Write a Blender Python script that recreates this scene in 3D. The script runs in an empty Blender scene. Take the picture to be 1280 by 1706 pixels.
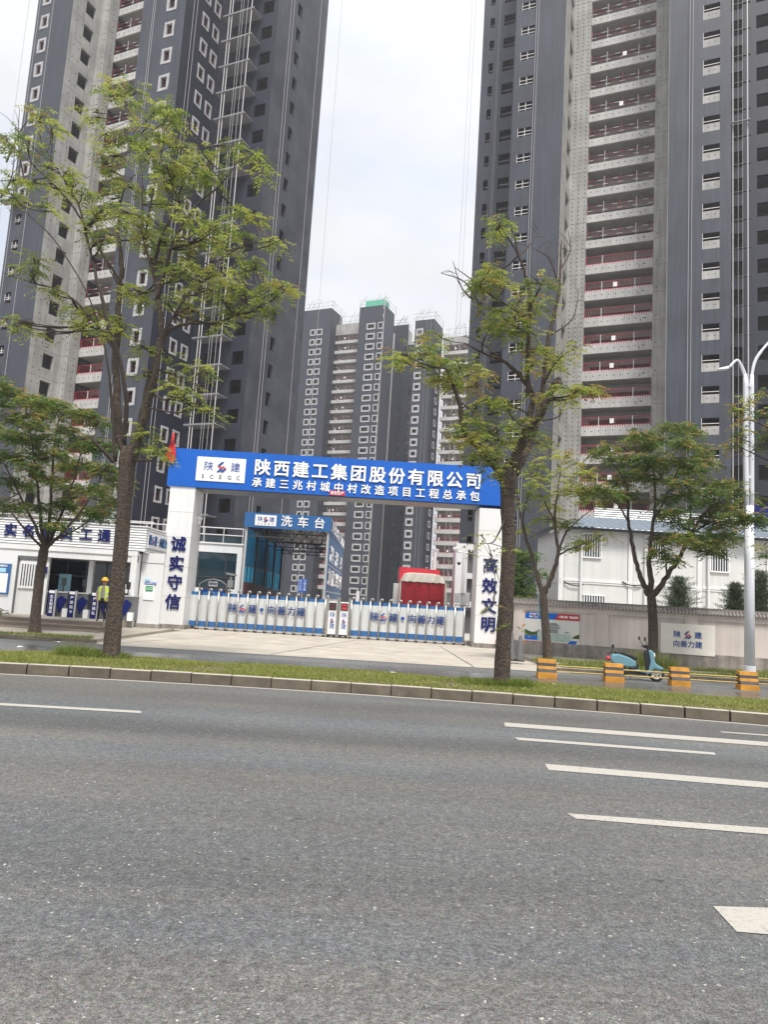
import bpy, math, random
import numpy as np
from mathutils import Vector, Matrix
random.seed(7); RNG = np.random.default_rng(11)
S = bpy.context.scene; COL = S.collection
R = math.radians; PI = math.pi
# ---------------------------------------------------------------- camera
FPX, CAMH, PITCH, ROLL = 1192.0, 1.9, R(7.17), R(3.5)
cF = Vector((0, math.cos(PITCH), math.sin(PITCH)))
r0 = Vector((1, 0, 0)); u0 = Vector((0, -math.sin(PITCH), math.cos(PITCH)))
cR = r0*math.cos(ROLL) + u0*math.sin(ROLL); cU = -r0*math.sin(ROLL) + u0*math.cos(ROLL)
cam = bpy.data.cameras.new('camera'); camo = bpy.data.objects.new('camera', cam); COL.objects.link(camo)
camo.matrix_world = Matrix(((cR.x, cU.x, -cF.x, 0), (cR.y, cU.y, -cF.y, 0), (cR.z, cU.z, -cF.z, CAMH), (0, 0, 0, 1)))
cam.sensor_fit = 'VERTICAL'; cam.sensor_height = 36; cam.lens = FPX/1706*36
cam.clip_start = .1; cam.clip_end = 3000
S.camera = camo
# ---------------------------------------------------------------- sky, sun, exposure
SUN_EL, SUN_AZ = R(61), R(168)          # azimuth measured from +Y towards +X
W = bpy.data.worlds.new('World'); S.world = W; W.use_nodes = True
nt = W.node_tree; nt.nodes.clear(); N = nt.nodes.new; L = nt.links.new
out = N('ShaderNodeOutputWorld'); bg = N('ShaderNodeBackground'); L(bg.outputs[0], out.inputs[0])
bg.inputs[1].default_value = .1
sky = N('ShaderNodeTexSky'); sky.sky_type = 'NISHITA'; sky.sun_disc = False
sky.sun_elevation = SUN_EL; sky.sun_rotation = SUN_AZ; sky.dust_density = 2.0; sky.air_density = 1.0
tc = N('ShaderNodeTexCoord'); sep = N('ShaderNodeSeparateXYZ'); L(tc.outputs['Generated'], sep.inputs[0])
mp = N('ShaderNodeMapping'); mp.inputs['Scale'].default_value = (1, 1, 2.2); mp.inputs['Location'].default_value = (.35, .1, .6)
L(tc.outputs['Generated'], mp.inputs[0])
no = N('ShaderNodeTexNoise'); no.inputs['Scale'].default_value = 2.3; no.inputs['Detail'].default_value = 7; no.inputs['Roughness'].default_value = .55
L(mp.outputs[0], no.inputs[0])
no2 = N('ShaderNodeTexNoise'); no2.inputs['Scale'].default_value = 3.1; no2.inputs['Detail'].default_value = 5
L(mp.outputs[0], no2.inputs[0])
cr = N('ShaderNodeMapRange'); cr.inputs[1].default_value = .34; cr.inputs[2].default_value = .54; cr.inputs[3].default_value = .72; cr.inputs[4].default_value = 1
L(no.outputs[0], cr.inputs[0])
g = N('ShaderNodeMapRange'); g.inputs[1].default_value = 0; g.inputs[2].default_value = 1; g.inputs[3].default_value = 5.6; g.inputs[4].default_value = 8.4
L(sep.outputs['Z'], g.inputs[0])
tx = N('ShaderNodeMapRange'); tx.inputs[1].default_value = .3; tx.inputs[2].default_value = .7; tx.inputs[3].default_value = .85; tx.inputs[4].default_value = 1.07
L(no2.outputs[0], tx.inputs[0])
mu = N('ShaderNodeMath'); mu.operation = 'MULTIPLY'; L(g.outputs[0], mu.inputs[0]); L(tx.outputs[0], mu.inputs[1])
cc = N('ShaderNodeVectorMath'); cc.operation = 'SCALE'; cc.inputs[0].default_value = (.975, .99, 1.02); L(mu.outputs[0], cc.inputs['Scale'])
sk = N('ShaderNodeVectorMath'); sk.operation = 'SCALE'; sk.inputs['Scale'].default_value = 2.6; L(sky.outputs[0], sk.inputs[0])
mx = N('ShaderNodeMix'); mx.data_type = 'RGBA'; L(cr.outputs[0], mx.inputs[0]); L(sk.outputs[0], mx.inputs[6]); L(cc.outputs[0], mx.inputs[7])
L(mx.outputs[2], bg.inputs[0])
sl = bpy.data.lights.new('sun', 'SUN'); sl.energy = 3.4; sl.angle = R(14); sl.color = (1, .955, .89)
so = bpy.data.objects.new('sun', sl); COL.objects.link(so)
sd = Vector((math.sin(SUN_AZ)*math.cos(SUN_EL), math.cos(SUN_AZ)*math.cos(SUN_EL), math.sin(SUN_EL)))
so.rotation_euler = sd.to_track_quat('Z', 'Y').to_euler()
so.location = (30, -20, 90)
S.view_settings.view_transform = 'Standard'; S.view_settings.look = 'None'; S.view_settings.gamma = 1
S.view_settings.use_curve_mapping = False; S.view_settings.exposure = .55
S.cycles.max_bounces = 6; S.cycles.diffuse_bounces = 3; S.cycles.transparent_max_bounces = 6; S.cycles.volume_bounces = 0
S.cycles.use_denoising = True

# ---------------------------------------------------------------- helpers
def ray(px, py): return cF + cR*((px-640)/FPX) + cU*((853-py)/FPX)
def at(px, py, Y):
    d = ray(px, py); return Vector((0, 0, CAMH)) + d*(Y/d.y)
def ground(px, py, z=0.0):
    d = ray(px, py); return Vector((0, 0, CAMH)) + d*((z-CAMH)/d.z)

def mat(name, col, rough=.8, var=0.0, scale=2.0, bump=0.0, bscale=40.0, metal=0.0, col2=None, spec=.5, streak=0.0, alpha=1.0, trans=0.0, detail=6, bdist=.02, lo=.3, hi=.7):
    m = bpy.data.materials.new(name); m.use_nodes = True; t = m.node_tree; b = t.nodes['Principled BSDF']
    b.inputs['Base Color'].default_value = (*col, 1); b.inputs['Roughness'].default_value = rough; b.inputs['Metallic'].default_value = metal
    b.inputs['Specular IOR Level'].default_value = spec; b.inputs['Alpha'].default_value = alpha
    b.inputs['Transmission Weight'].default_value = trans
    geo = t.nodes.new('ShaderNodeNewGeometry')
    if var or col2 or streak:
        n = t.nodes.new('ShaderNodeTexNoise'); n.inputs['Scale'].default_value = scale; n.inputs['Detail'].default_value = detail; n.inputs['Roughness'].default_value = .6
        t.links.new(geo.outputs['Position'], n.inputs['Vector'])
        mr = t.nodes.new('ShaderNodeMapRange'); mr.inputs[1].default_value = lo; mr.inputs[2].default_value = hi
        t.links.new(n.outputs[0], mr.inputs[0])
        mixn = t.nodes.new('ShaderNodeMix'); mixn.data_type = 'RGBA'
        c2 = col2 or tuple(max(0, c*(1-var)) for c in col)
        mixn.inputs[6].default_value = (*col, 1); mixn.inputs[7].default_value = (*c2, 1)
        t.links.new(mr.outputs[0], mixn.inputs[0]); last = mixn.outputs[2]
        if streak:
            mpn = t.nodes.new('ShaderNodeMapping'); mpn.inputs['Scale'].default_value = (3, 3, .12)
            t.links.new(geo.outputs['Position'], mpn.inputs[0])
            n2 = t.nodes.new('ShaderNodeTexNoise'); n2.inputs['Scale'].default_value = 1.4; n2.inputs['Detail'].default_value = 5
            t.links.new(mpn.outputs[0], n2.inputs['Vector'])
            mr2 = t.nodes.new('ShaderNodeMapRange'); mr2.inputs[1].default_value = .35; mr2.inputs[2].default_value = .7; mr2.inputs[3].default_value = 1; mr2.inputs[4].default_value = 1-streak
            t.links.new(n2.outputs[0], mr2.inputs[0])
            vm = t.nodes.new('ShaderNodeVectorMath'); vm.operation = 'SCALE'
            t.links.new(last, vm.inputs[0]); t.links.new(mr2.outputs[0], vm.inputs['Scale']); last = vm.outputs[0]
        t.links.new(last, b.inputs['Base Color'])
    if bump:
        nb = t.nodes.new('ShaderNodeTexNoise'); nb.inputs['Scale'].default_value = bscale; nb.inputs['Detail'].default_value = 5
        t.links.new(geo.outputs['Position'], nb.inputs['Vector'])
        bn = t.nodes.new('ShaderNodeBump'); bn.inputs['Strength'].default_value = bump; bn.inputs['Distance'].default_value = bdist
        t.links.new(nb.outputs[0], bn.inputs['Height']); t.links.new(bn.outputs[0], b.inputs['Normal'])
    return m

def tag(o, label=None, cat=None, group=None, kind=None):
    if label: o['label'] = label
    if cat: o['category'] = cat
    if group: o['group'] = group
    if kind: o['kind'] = kind
    return o
def thing(name, label, cat, loc=(0, 0, 0), rotz=0.0, group=None):
    o = bpy.data.objects.new(name, None); COL.objects.link(o); o.location = loc; o.rotation_euler = (0, 0, rotz)
    o.empty_display_size = .3
    return tag(o, label, cat, group)

class B:
    """collects faces; build() links them as one mesh object"""
    def __init__(s, off=(0, 0, 0)): s.v = []; s.f = []; s.m = []; s.off = off
    def face(s, pts, mi=0):
        n = len(s.v); s.v += [tuple(p) for p in pts]; s.f.append(tuple(range(n, n+len(pts)))); s.m.append(mi)
    def box(s, x0, x1, y0, y1, z0, z1, mi=0):
        n = len(s.v); s.v += [(x, y, z) for z in (z0, z1) for y in (y0, y1) for x in (x0, x1)]
        for q in ((0, 2, 3, 1), (4, 5, 7, 6), (0, 1, 5, 4), (1, 3, 7, 5), (3, 2, 6, 7), (2, 0, 4, 6)):
            s.f.append(tuple(n+i for i in q)); s.m.append(mi)
    def hexa(s, lo, hi, mi=0):
        n = len(s.v); s.v += [tuple(p) for p in lo]+[tuple(p) for p in hi]; k = len(lo)
        s.f.append(tuple(n+i for i in reversed(range(k)))); s.f.append(tuple(n+k+i for i in range(k))); s.m += [mi, mi]
        for i in range(k):
            j = (i+1) % k; s.f.append((n+i, n+j, n+k+j, n+k+i)); s.m.append(mi)
    def prism(s, poly, vec, mi=0):
        vec = Vector(vec); s.hexa(poly, [tuple(Vector(p)+vec) for p in poly], mi)
    def tube(s, pts, r, n=8, mi=0):
        pts = [Vector(p) for p in pts]; k = len(pts); rs = r if isinstance(r, (list, tuple)) else [r]*k
        base = len(s.v); prev = None
        for i, p in enumerate(pts):
            t = (pts[min(i+1, k-1)]-pts[max(i-1, 0)]).normalized()
            if prev is None:
                a = t.orthogonal().normalized()
            else:
                a = (prev - t*prev.dot(t)); a = a.normalized() if a.length > 1e-6 else t.orthogonal().normalized()
            prev = a; b = t.cross(a)
            for j in range(n):
                q = 2*PI*j/n; s.v.append(tuple(p+(a*math.cos(q)+b*math.sin(q))*rs[i]))
        for i in range(k-1):
            for j in range(n):
                j2 = (j+1) % n; s.f.append((base+i*n+j, base+i*n+j2, base+(i+1)*n+j2, base+(i+1)*n+j)); s.m.append(mi)
        s.f.append(tuple(base+j for j in reversed(range(n)))); s.f.append(tuple(base+(k-1)*n+j for j in range(n))); s.m += [mi, mi]
    def lathe(s, prof, c, axis='z', n=20, mi=0):
        """prof: (radius, height) closed or open profile turned round axis through c"""
        base = len(s.v); k = len(prof)
        for r_, h in prof:
            for j in range(n):
                q = 2*PI*j/n; a, b = r_*math.cos(q), r_*math.sin(q)
                s.v.append({'z': (c[0]+a, c[1]+b, c[2]+h), 'y': (c[0]+a, c[1]+h, c[2]+b), 'x': (c[0]+h, c[1]+a, c[2]+b)}[axis])
        for i in range(k-1):
            for j in range(n):
                j2 = (j+1) % n; s.f.append((base+i*n+j, base+i*n+j2, base+(i+1)*n+j2, base+(i+1)*n+j)); s.m.append(mi)
    def ellipsoid(s, c, r_, nu=14, nv=9, mi=0):
        prof = []
        base = len(s.v)
        for i in range(nv+1):
            a = PI*i/nv
            for j in range(nu):
                q = 2*PI*j/nu
                s.v.append((c[0]+r_[0]*math.sin(a)*math.cos(q), c[1]+r_[1]*math.sin(a)*math.sin(q), c[2]+r_[2]*math.cos(a)))
        for i in range(nv):
            for j in range(nu):
                j2 = (j+1) % nu; s.f.append((base+i*nu+j, base+i*nu+j2, base+(i+1)*nu+j2, base+(i+1)*nu+j)); s.m.append(mi)
    def mesh(s, name, mats, smooth=False):
        me = bpy.data.meshes.new(name); ox, oy, oz = s.off
        me.from_pydata([(x-ox, y-oy, z-oz) for x, y, z in s.v], [], s.f)
        mats = mats if isinstance(mats, (list, tuple)) else [mats]
        for q in mats: me.materials.append(q)
        me.polygons.foreach_set('material_index', s.m)
        if smooth: me.polygons.foreach_set('use_smooth', [True]*len(s.f))
        me.update(); return me
    def build(s, name, mats, parent=None, loc=None, rot=None, smooth=False, label=None, kind=None, bevel=0.0):
        return link(s.mesh(name, mats, smooth), name, parent, loc, rot, label, kind, bevel)
def link(me, name, parent=None, loc=None, rot=None, label=None, kind=None, bevel=0.0, scale=None):
    o = bpy.data.objects.new(name, me); COL.objects.link(o); o.parent = parent
    if loc is not None: o.location = loc
    if rot is not None: o.rotation_euler = rot
    if scale is not None: o.scale = scale if isinstance(scale, (tuple, list)) else (scale,)*3
    if bevel:
        md = o.modifiers.new('bevel', 'BEVEL'); md.width = bevel; md.segments = 2; md.limit_method = 'ANGLE'; md.angle_limit = R(35)
    return tag(o, label, kind=kind)

# lettering: glyph outlines as thin solid letters, one unit = one character cell
_gl = {}
def glyph(ch, m, bold=.02, ext=.02):
    k = (ch, m.name, bold, ext)
    if k not in _gl:
        c = bpy.data.curves.new('letter', 'FONT'); c.body = ch; c.extrude = ext; c.resolution_u = 2
        o = bpy.data.objects.new('letter', c); COL.objects.link(o)
        me = bpy.data.meshes.new_from_object(o.evaluated_get(bpy.context.evaluated_depsgraph_get()))
        COL.objects.unlink(o); bpy.data.objects.remove(o)
        co = np.empty(len(me.vertices)*3); me.vertices.foreach_get('co', co); co = co.reshape(-1, 3)
        cjk = ord(ch) > 0x2000
        co[:, 0] -= (.455 if cjk else (co[:, 0].min()+co[:, 0].max())/2); co[:, 1] -= .335
        co[:, :2] *= 1.1
        # heavier strokes: the outline is laid several times, each a hair proud of the last
        sh = [(0, 0)] + ([(bold*math.cos(a), bold*math.sin(a)) for a in (PI/4, 3*PI/4, 5*PI/4, 7*PI/4)] if bold > 0 else [])
        fs = [tuple(p.vertices) for p in me.polygons]; bpy.data.meshes.remove(me); nv = len(co); V_ = []; F_l = []
        for i_, (dx_, dy_) in enumerate(sh):
            c2 = co.copy(); c2[:, 0] += dx_; c2[:, 1] += dy_; c2[:, 2] += .0015*i_; V_ += c2.tolist(); F_l += [tuple(q+nv*i_ for q in f_) for f_ in fs]
        me = bpy.data.meshes.new('letter'); me.from_pydata(V_, [], F_l); me.materials.append(m); me.update(); _gl[k] = me
    return _gl[k]
def letters(txt, p0, p1, size, m, parent, rot=(PI/2, 0, 0), bold=.02, ext=.02, name='letter'):
    """one letter object per character, spread evenly from p0 to p1"""
    p0, p1 = Vector(p0), Vector(p1); n = len(txt)
    for i, ch in enumerate(txt):
        if ch == ' ': continue
        p = p0.lerp(p1, i/max(1, n-1))
        link(glyph(ch, m, bold, ext), name, parent, p, rot, scale=size)
def print_text(txt, p0, p1, size, m, parent, rot=(PI/2, 0, 0), bold=.02, name='lettering', ext=.01):
    """a printed line too small to pick its letters apart: one mesh"""
    p0, p1 = Vector(p0), Vector(p1); n = len(txt); vs = []; fs = []; base = 0
    from mathutils import Euler
    Rm = Euler(rot).to_matrix()
    for i, ch in enumerate(txt):
        if ch == ' ': continue
        g_ = glyph(ch, m, bold, ext); p = p0.lerp(p1, i/max(1, n-1))
        vs += [tuple(p+Rm @ (v.co*size)) for v in g_.vertices]; fs += [tuple(base+q for q in pl.vertices) for pl in g_.polygons]; base = len(vs)
    me = bpy.data.meshes.new(name); me.from_pydata(vs, [], fs); me.materials.append(m); me.update()
    return link(me, name, parent)
def emblem(parent, c, size, rot=(PI/2, 0, 0), ext=.012, mats=None):
    b = B(); bl, rd = mats or (M['logo_blue'], M['logo_red'])
    for poly, mi in (([(.1, .6), (.35, .6), (.75, 1), (.5, 1)], 0), ([(.1, .58), (.35, .58), (.65, .34), (.4, .34)], 1), ([(.48, .58), (.73, .58), (1.0, .34), (.77, .34)], 1),
                     ([(.4, .32), (.65, .32), (.3, 0), (.05, 0)], 0), ([(.77, .32), (1.0, .32), (.68, 0), (.43, 0)], 0)):
        b.prism([((x-.5)*size, (y-.5)*size, 0) for x, y in poly], (0, 0, ext), mi)
    return b.build('emblem', [bl, rd], parent, c, rot)
# ---------------------------------------------------------------- materials
M = {}
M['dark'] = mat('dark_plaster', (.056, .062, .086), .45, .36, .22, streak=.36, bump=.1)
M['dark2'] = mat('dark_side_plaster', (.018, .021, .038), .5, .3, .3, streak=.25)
M['far_dark'] = mat('far_blue_plaster', (.030, .036, .056), .6, .25, .15, streak=.25)
M['blotch'] = mat('scratched_plaster', (.032, .035, .050), .55, col2=(.085, .09, .108), scale=.35, streak=.3)
M['conc'] = mat('tower_concrete', (.45, .445, .425), .85, .36, .45, streak=.30, bump=.2, bscale=12)
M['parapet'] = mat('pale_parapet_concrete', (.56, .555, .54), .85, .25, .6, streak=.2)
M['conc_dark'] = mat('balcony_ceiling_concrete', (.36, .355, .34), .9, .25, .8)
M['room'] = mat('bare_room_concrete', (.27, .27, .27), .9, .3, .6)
M['white_plaster'] = mat('white_window_plaster', (.46, .46, .475), .85, .35, 3.0)
M['slat'] = mat('gate_slat_grey_white', (.60, .62, .62), .4, .12, 1.5, streak=.12)
M['platform'] = mat('platform_steel', (.22, .22, .23), .6)
M['hole'] = mat('tie_hole_black', (.03, .03, .035), .9)
M['rail_red'] = mat('safety_red', (.34, .03, .04), .5, .2, 3)
M['rail_white'] = mat('rail_white_paint', (.62, .60, .60), .5)
M['rope'] = mat('rope_grey', (.42, .42, .42), .8)
M['steel_light'] = mat('galvanised_light', (.55, .55, .54), .45, .15, 4, metal=.35)
M['net_green'] = mat('green_safety_net', (.10, .42, .30), .8)
M['white_metal'] = mat('white_painted_metal', (.74, .75, .755), .42, .07, 1.2, streak=.07)
M['pillar'] = mat('white_pillar_sheet', (.76, .765, .765), .38, .06, .8, streak=.06)
M['cream'] = mat('cream_container_panel', (.66, .67, .655), .5, .08, .9, streak=.10)
M['blue'] = mat('sign_blue', (.008, .115, .52), .42, .12, .4, spec=.3)
M['blue_dark'] = mat('shed_blue', (.03, .13, .34), .4, .12, .5)
M['navy'] = mat('letter_navy', (.006, .012, .115), .7, spec=.2)
M['white'] = mat('sign_white', (.84, .84, .84), .5)
M['logo_blue'] = mat('emblem_blue', (.010, .065, .30), .6, spec=.25)
M['logo_red'] = mat('emblem_red', (.55, .03, .05), .5)
M['red'] = mat('red_paint', (.50, .018, .032), .4, .3, 1.5)
M['cloth'] = mat('red_cloth', (.62, .03, .035), .8, .2, 4)
M['steel'] = mat('stainless_steel', (.48, .47, .45), .32, .15, 5, metal=.75)
M['dark_metal'] = mat('dark_frame_metal', (.06, .065, .07), .5, metal=.3)
M['grey_metal'] = mat('grey_box_metal', (.16, .16, .17), .4, .1, 2, metal=.4)
M['glass'] = mat('dark_window_glass', (.010, .035, .050), .06, .4, .8, spec=.8)
M['maroon'] = mat('maroon_board', (.12, .025, .03), .6, .3, 1.5)
M['bark'] = mat('rough_bark', (.135, .098, .072), .95, col2=(.038, .030, .026), scale=13, bump=1.0, bscale=22, detail=9, bdist=.06, streak=.45)
M['bark2'] = mat('twig_bark', (.075, .058, .048), .95, .35, 10)
M['asphalt'] = None
M['cap_light'] = mat('tile_end_pale', (.52, .48, .44), .8)
M['cap'] = mat('roof_tile_grey', (.23, .205, .19), .8, .3, 5, bump=.3)
M['wallp'] = mat('beige_wall_plaster', (.63, .565, .53), .88, .12, .8, streak=.16, bump=.15, bscale=20)
M['wallbase'] = mat('stained_wall_base', (.40, .36, .33), .9, .5, 2.4, streak=.45, bump=.2)
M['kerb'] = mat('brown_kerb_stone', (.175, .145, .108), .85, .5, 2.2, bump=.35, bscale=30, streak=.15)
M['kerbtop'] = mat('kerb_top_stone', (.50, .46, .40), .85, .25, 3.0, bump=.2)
M['pave'] = mat('pavement_concrete', (.40, .36, .30), .9, .3, .8, bump=.3)
M['step'] = mat('brown_step_stone', (.26, .21, .165), .85, .3, 1.0, bump=.2)
M['soil'] = mat('soil', (.16, .13, .09), .95, .4, 2.0, bump=.5)
M['yellow'] = mat('barrier_yellow', (.66, .30, .03), .65, .45, 4, bump=.2)
M['black_paint'] = mat('barrier_black', (.07, .07, .075), .8, .4, 12)
M['tyre'] = mat('tyre_rubber', (.02, .02, .02), .8)
M['scooter'] = mat('scooter_pale_blue', (.13, .27, .33), .25, spec=.6)
M['black'] = mat('black_plastic', (.015, .015, .017), .45)
M['lamp'] = mat('lamp_white_paint', (.66, .68, .73), .35, .05, 2, streak=.08)
M['screen'] = mat('pale_screen', (.35, .62, .78), .3)
M['tarp'] = mat('cream_tarpaulin', (.78, .74, .64), .85, .15, 5, bump=.3, bscale=9)
M['roof_tile'] = mat('blue_grey_roof', (.20, .24, .29), .6, .25, 2)
M['green_sign'] = mat('green_plate', (.03, .30, .12), .5)
M['cone'] = mat('grey_bollard', (.13, .13, .135), .7, .2, 8)
def leafmat(name, c, c2, tr=.35):
    m = bpy.data.materials.new(name); m.use_nodes = True; t = m.node_tree; t.nodes.clear(); n = t.nodes.new
    o = n('ShaderNodeOutputMaterial'); geo = n('ShaderNodeNewGeometry')
    nz = n('ShaderNodeTexNoise'); nz.inputs['Scale'].default_value = 1.3; nz.inputs['Detail'].default_value = 4; t.links.new(geo.outputs['Position'], nz.inputs['Vector'])
    nz2 = n('ShaderNodeTexNoise'); nz2.inputs['Scale'].default_value = 9; t.links.new(geo.outputs['Position'], nz2.inputs['Vector'])
    ad = n('ShaderNodeMath'); ad.operation = 'ADD'; t.links.new(nz.outputs[0], ad.inputs[0]); t.links.new(nz2.outputs[0], ad.inputs[1])
    mr = n('ShaderNodeMapRange'); mr.inputs[1].default_value = .75; mr.inputs[2].default_value = 1.25; t.links.new(ad.outputs[0], mr.inputs[0])
    mx = n('ShaderNodeMix'); mx.data_type = 'RGBA'; mx.inputs[6].default_value = (*c, 1); mx.inputs[7].default_value = (*c2, 1); t.links.new(mr.outputs[0], mx.inputs[0])
    d = n('ShaderNodeBsdfPrincipled'); d.inputs['Roughness'].default_value = .55; d.inputs['Specular IOR Level'].default_value = .35; t.links.new(mx.outputs[2], d.inputs['Base Color'])
    tl = n('ShaderNodeBsdfTranslucent'); t.links.new(mx.outputs[2], tl.inputs[0])
    ms = n('ShaderNodeMixShader'); ms.inputs[0].default_value = tr; t.links.new(d.outputs[0], ms.inputs[1]); t.links.new(tl.outputs[0], ms.inputs[2]); t.links.new(ms.outputs[0], o.inputs[0])
    return m
M['teal'] = leafmat('teal_sheet', (.02, .16, .30), (.015, .10, .20), .75)
M['sky_sheet'] = leafmat('light_blue_sheet', (.06, .42, .68), (.04, .30, .5), .75)
M['leaf'] = leafmat('leaf_green', (.21, .28, .055), (.12, .175, .035), .48)
M['leaf_y'] = leafmat('leaf_yellow_green', (.46, .48, .10), (.30, .35, .06), .5)
M['leaf_o'] = leafmat('leaf_orange_tip', (.38, .24, .08), (.28, .25, .06), .45)
M['leaf_d'] = leafmat('leaf_dark_green', (.11, .19, .04), (.065, .115, .028), .42)
M['pine'] = leafmat('pine_green', (.085, .125, .06), (.055, .085, .045), .2)
M['grass'] = leafmat('grass_green', (.21, .27, .045), (.30, .32, .08), .4)
M['grass_y'] = leafmat('grass_dry', (.42, .40, .15), (.30, .31, .09), .4)

def asphalt(name, wet=False):
    m = bpy.data.materials.new(name); m.use_nodes = True; t = m.node_tree; b = t.nodes['Principled BSDF']; n = t.nodes.new; lk = t.links.new
    geo = n('ShaderNodeNewGeometry')
    def noise(s, d=3, r=.6, vec=None):
        q = n('ShaderNodeTexNoise'); q.inputs['Scale'].default_value = s; q.inputs['Detail'].default_value = d; q.inputs['Roughness'].default_value = r; lk(vec or geo.outputs['Position'], q.inputs['Vector']); return q.outputs[0]
    def rng(x, a, b_, c, d_):
        q = n('ShaderNodeMapRange'); q.inputs[1].default_value = a; q.inputs[2].default_value = b_; q.inputs[3].default_value = c; q.inputs[4].default_value = d_; lk(x, q.inputs[0]); return q.outputs[0]
    def mul(a, b_):
        q = n('ShaderNodeMath'); q.operation = 'MULTIPLY'; lk(a, q.inputs[0]); lk(b_, q.inputs[1]); return q.outputs[0]
    fine = rng(noise(110, 3, .85), .36, .64, .22, 1.9)
    mid = mul(rng(noise(34, 3, .7), .34, .66, .60, 1.44), rng(noise(11, 4, .7), .32, .68, .72, 1.3))
    mp_ = n('ShaderNodeMapping'); mp_.inputs['Scale'].default_value = (.07, .55, 1); lk(geo.outputs['Position'], mp_.inputs[0])
    mp2 = n('ShaderNodeMapping'); mp2.inputs['Scale'].default_value = (.015, .42, 1); lk(geo.outputs['Position'], mp2.inputs[0])
    lane = mul(rng(noise(1.0, 3, .5, mp_.outputs[0]), .3, .7, .86, 1.14), rng(noise(1.0, 1, .5, mp2.outputs[0]), .35, .65, .80, 1.22))
    big = rng(noise(.45, 4), .3, .7, .9, 1.1)
    v = mul(mul(fine, mid), mul(lane, big))
    c0 = n('ShaderNodeMix'); c0.data_type = 'RGBA'; c0.inputs[6].default_value = (.086, .092, .096, 1); c0.inputs[7].default_value = (.120, .114, .107, 1)
    lk(rng(noise(.9, 4, .6, mp_.outputs[0]), .38, .62, 0, 1), c0.inputs[0])
    sc = n('ShaderNodeVectorMath'); sc.operation = 'SCALE'; lk(c0.outputs[2], sc.inputs[0]); lk(v, sc.inputs['Scale'])
    # pale chips and dark pits of the wearing course
    vo = n('ShaderNodeTexVoronoi'); vo.inputs['Scale'].default_value = 24; vw = n('ShaderNodeTexNoise'); vw.inputs['Scale'].default_value = 40; lk(geo.outputs['Position'], vw.inputs['Vector']); vs_ = n('ShaderNodeVectorMath'); vs_.operation = 'MULTIPLY_ADD'; vs_.inputs[1].default_value = (.05, .05, 0); lk(vw.outputs['Color'], vs_.inputs[0]); lk(geo.outputs['Position'], vs_.inputs[2]); lk(vs_.outputs[0], vo.inputs['Vector'])
    sp = rng(vo.outputs['Distance'], .12, .20, .9, 0)
    cs = n('ShaderNodeSeparateColor'); lk(vo.outputs['Color'], cs.inputs[0])
    sp = mul(sp, rng(cs.outputs[0], .62, .9, 0, 1))
    m2 = n('ShaderNodeMix'); m2.data_type = 'RGBA'; m2.inputs[7].default_value = (.55, .53, .48, 1); lk(sp, m2.inputs[0]); cn = n('ShaderNodeTexNoise'); cn.inputs['Scale'].default_value = 45; cn.inputs['Detail'].default_value = 2; lk(geo.outputs['Position'], cn.inputs['Vector'])
    ca = n('ShaderNodeVectorMath'); ca.operation = 'MULTIPLY_ADD'; ca.inputs[1].default_value = (.55, .45, .55); ca.inputs[2].default_value = (.72, .78, .72); lk(cn.outputs['Color'], ca.inputs[0])
    cm_ = n('ShaderNodeVectorMath'); cm_.operation = 'MULTIPLY'; lk(sc.outputs[0], cm_.inputs[0]); lk(ca.outputs[0], cm_.inputs[1]); lk(cm_.outputs[0], m2.inputs[6])
    vo2 = n('ShaderNodeTexVoronoi'); vo2.inputs['Scale'].default_value = 2.3; lk(geo.outputs['Position'], vo2.inputs['Vector'])
    wv = n('ShaderNodeMath'); wv.operation = 'ADD'; lk(vo2.outputs['Distance'], wv.inputs[0]); lk(rng(noise(18, 3), .3, .7, -.05, .05), wv.inputs[1])
    cs2 = n('ShaderNodeSeparateColor'); lk(vo2.outputs['Color'], cs2.inputs[0])
    dk = mul(rng(wv.outputs[0], .05, .09, .75, 0), rng(cs2.outputs[1], .50, .52, 0, 1))
    m3 = n('ShaderNodeMix'); m3.data_type = 'RGBA'; m3.inputs[7].default_value = (.03, .03, .032, 1); lk(dk, m3.inputs[0]); lk(m2.outputs[2], m3.inputs[6])
    lk(m3.outputs[2], b.inputs['Base Color'])
    if wet:
        w = rng(noise(.5, 4, .6, mp_.outputs[0]), .44, .54, .22, .75); lk(w, b.inputs['Roughness']); b.inputs['Specular IOR Level'].default_value = .6
    else:
        b.inputs['Roughness'].default_value = .82
    bn = n('ShaderNodeBump'); bn.inputs['Strength'].default_value = .25 if wet else .9; bn.inputs['Distance'].default_value = .008; lk(noise(95, 3, .75), bn.inputs['Height']); lk(bn.outputs[0], b.inputs['Normal'])
    return m
M['asphalt'] = asphalt('road_asphalt'); M['asphalt_wet'] = asphalt('damp_asphalt', True)
M['apron'] = mat('apron_concrete', (.50, .455, .385), .85, col2=(.34, .305, .26), scale=.9, bump=.3, bscale=25)
M['paint'] = mat('road_paint', (.43, .405, .365), .8, col2=(.20, .195, .185), scale=26, lo=.54, hi=.74, bump=.5, bscale=90)

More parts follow.
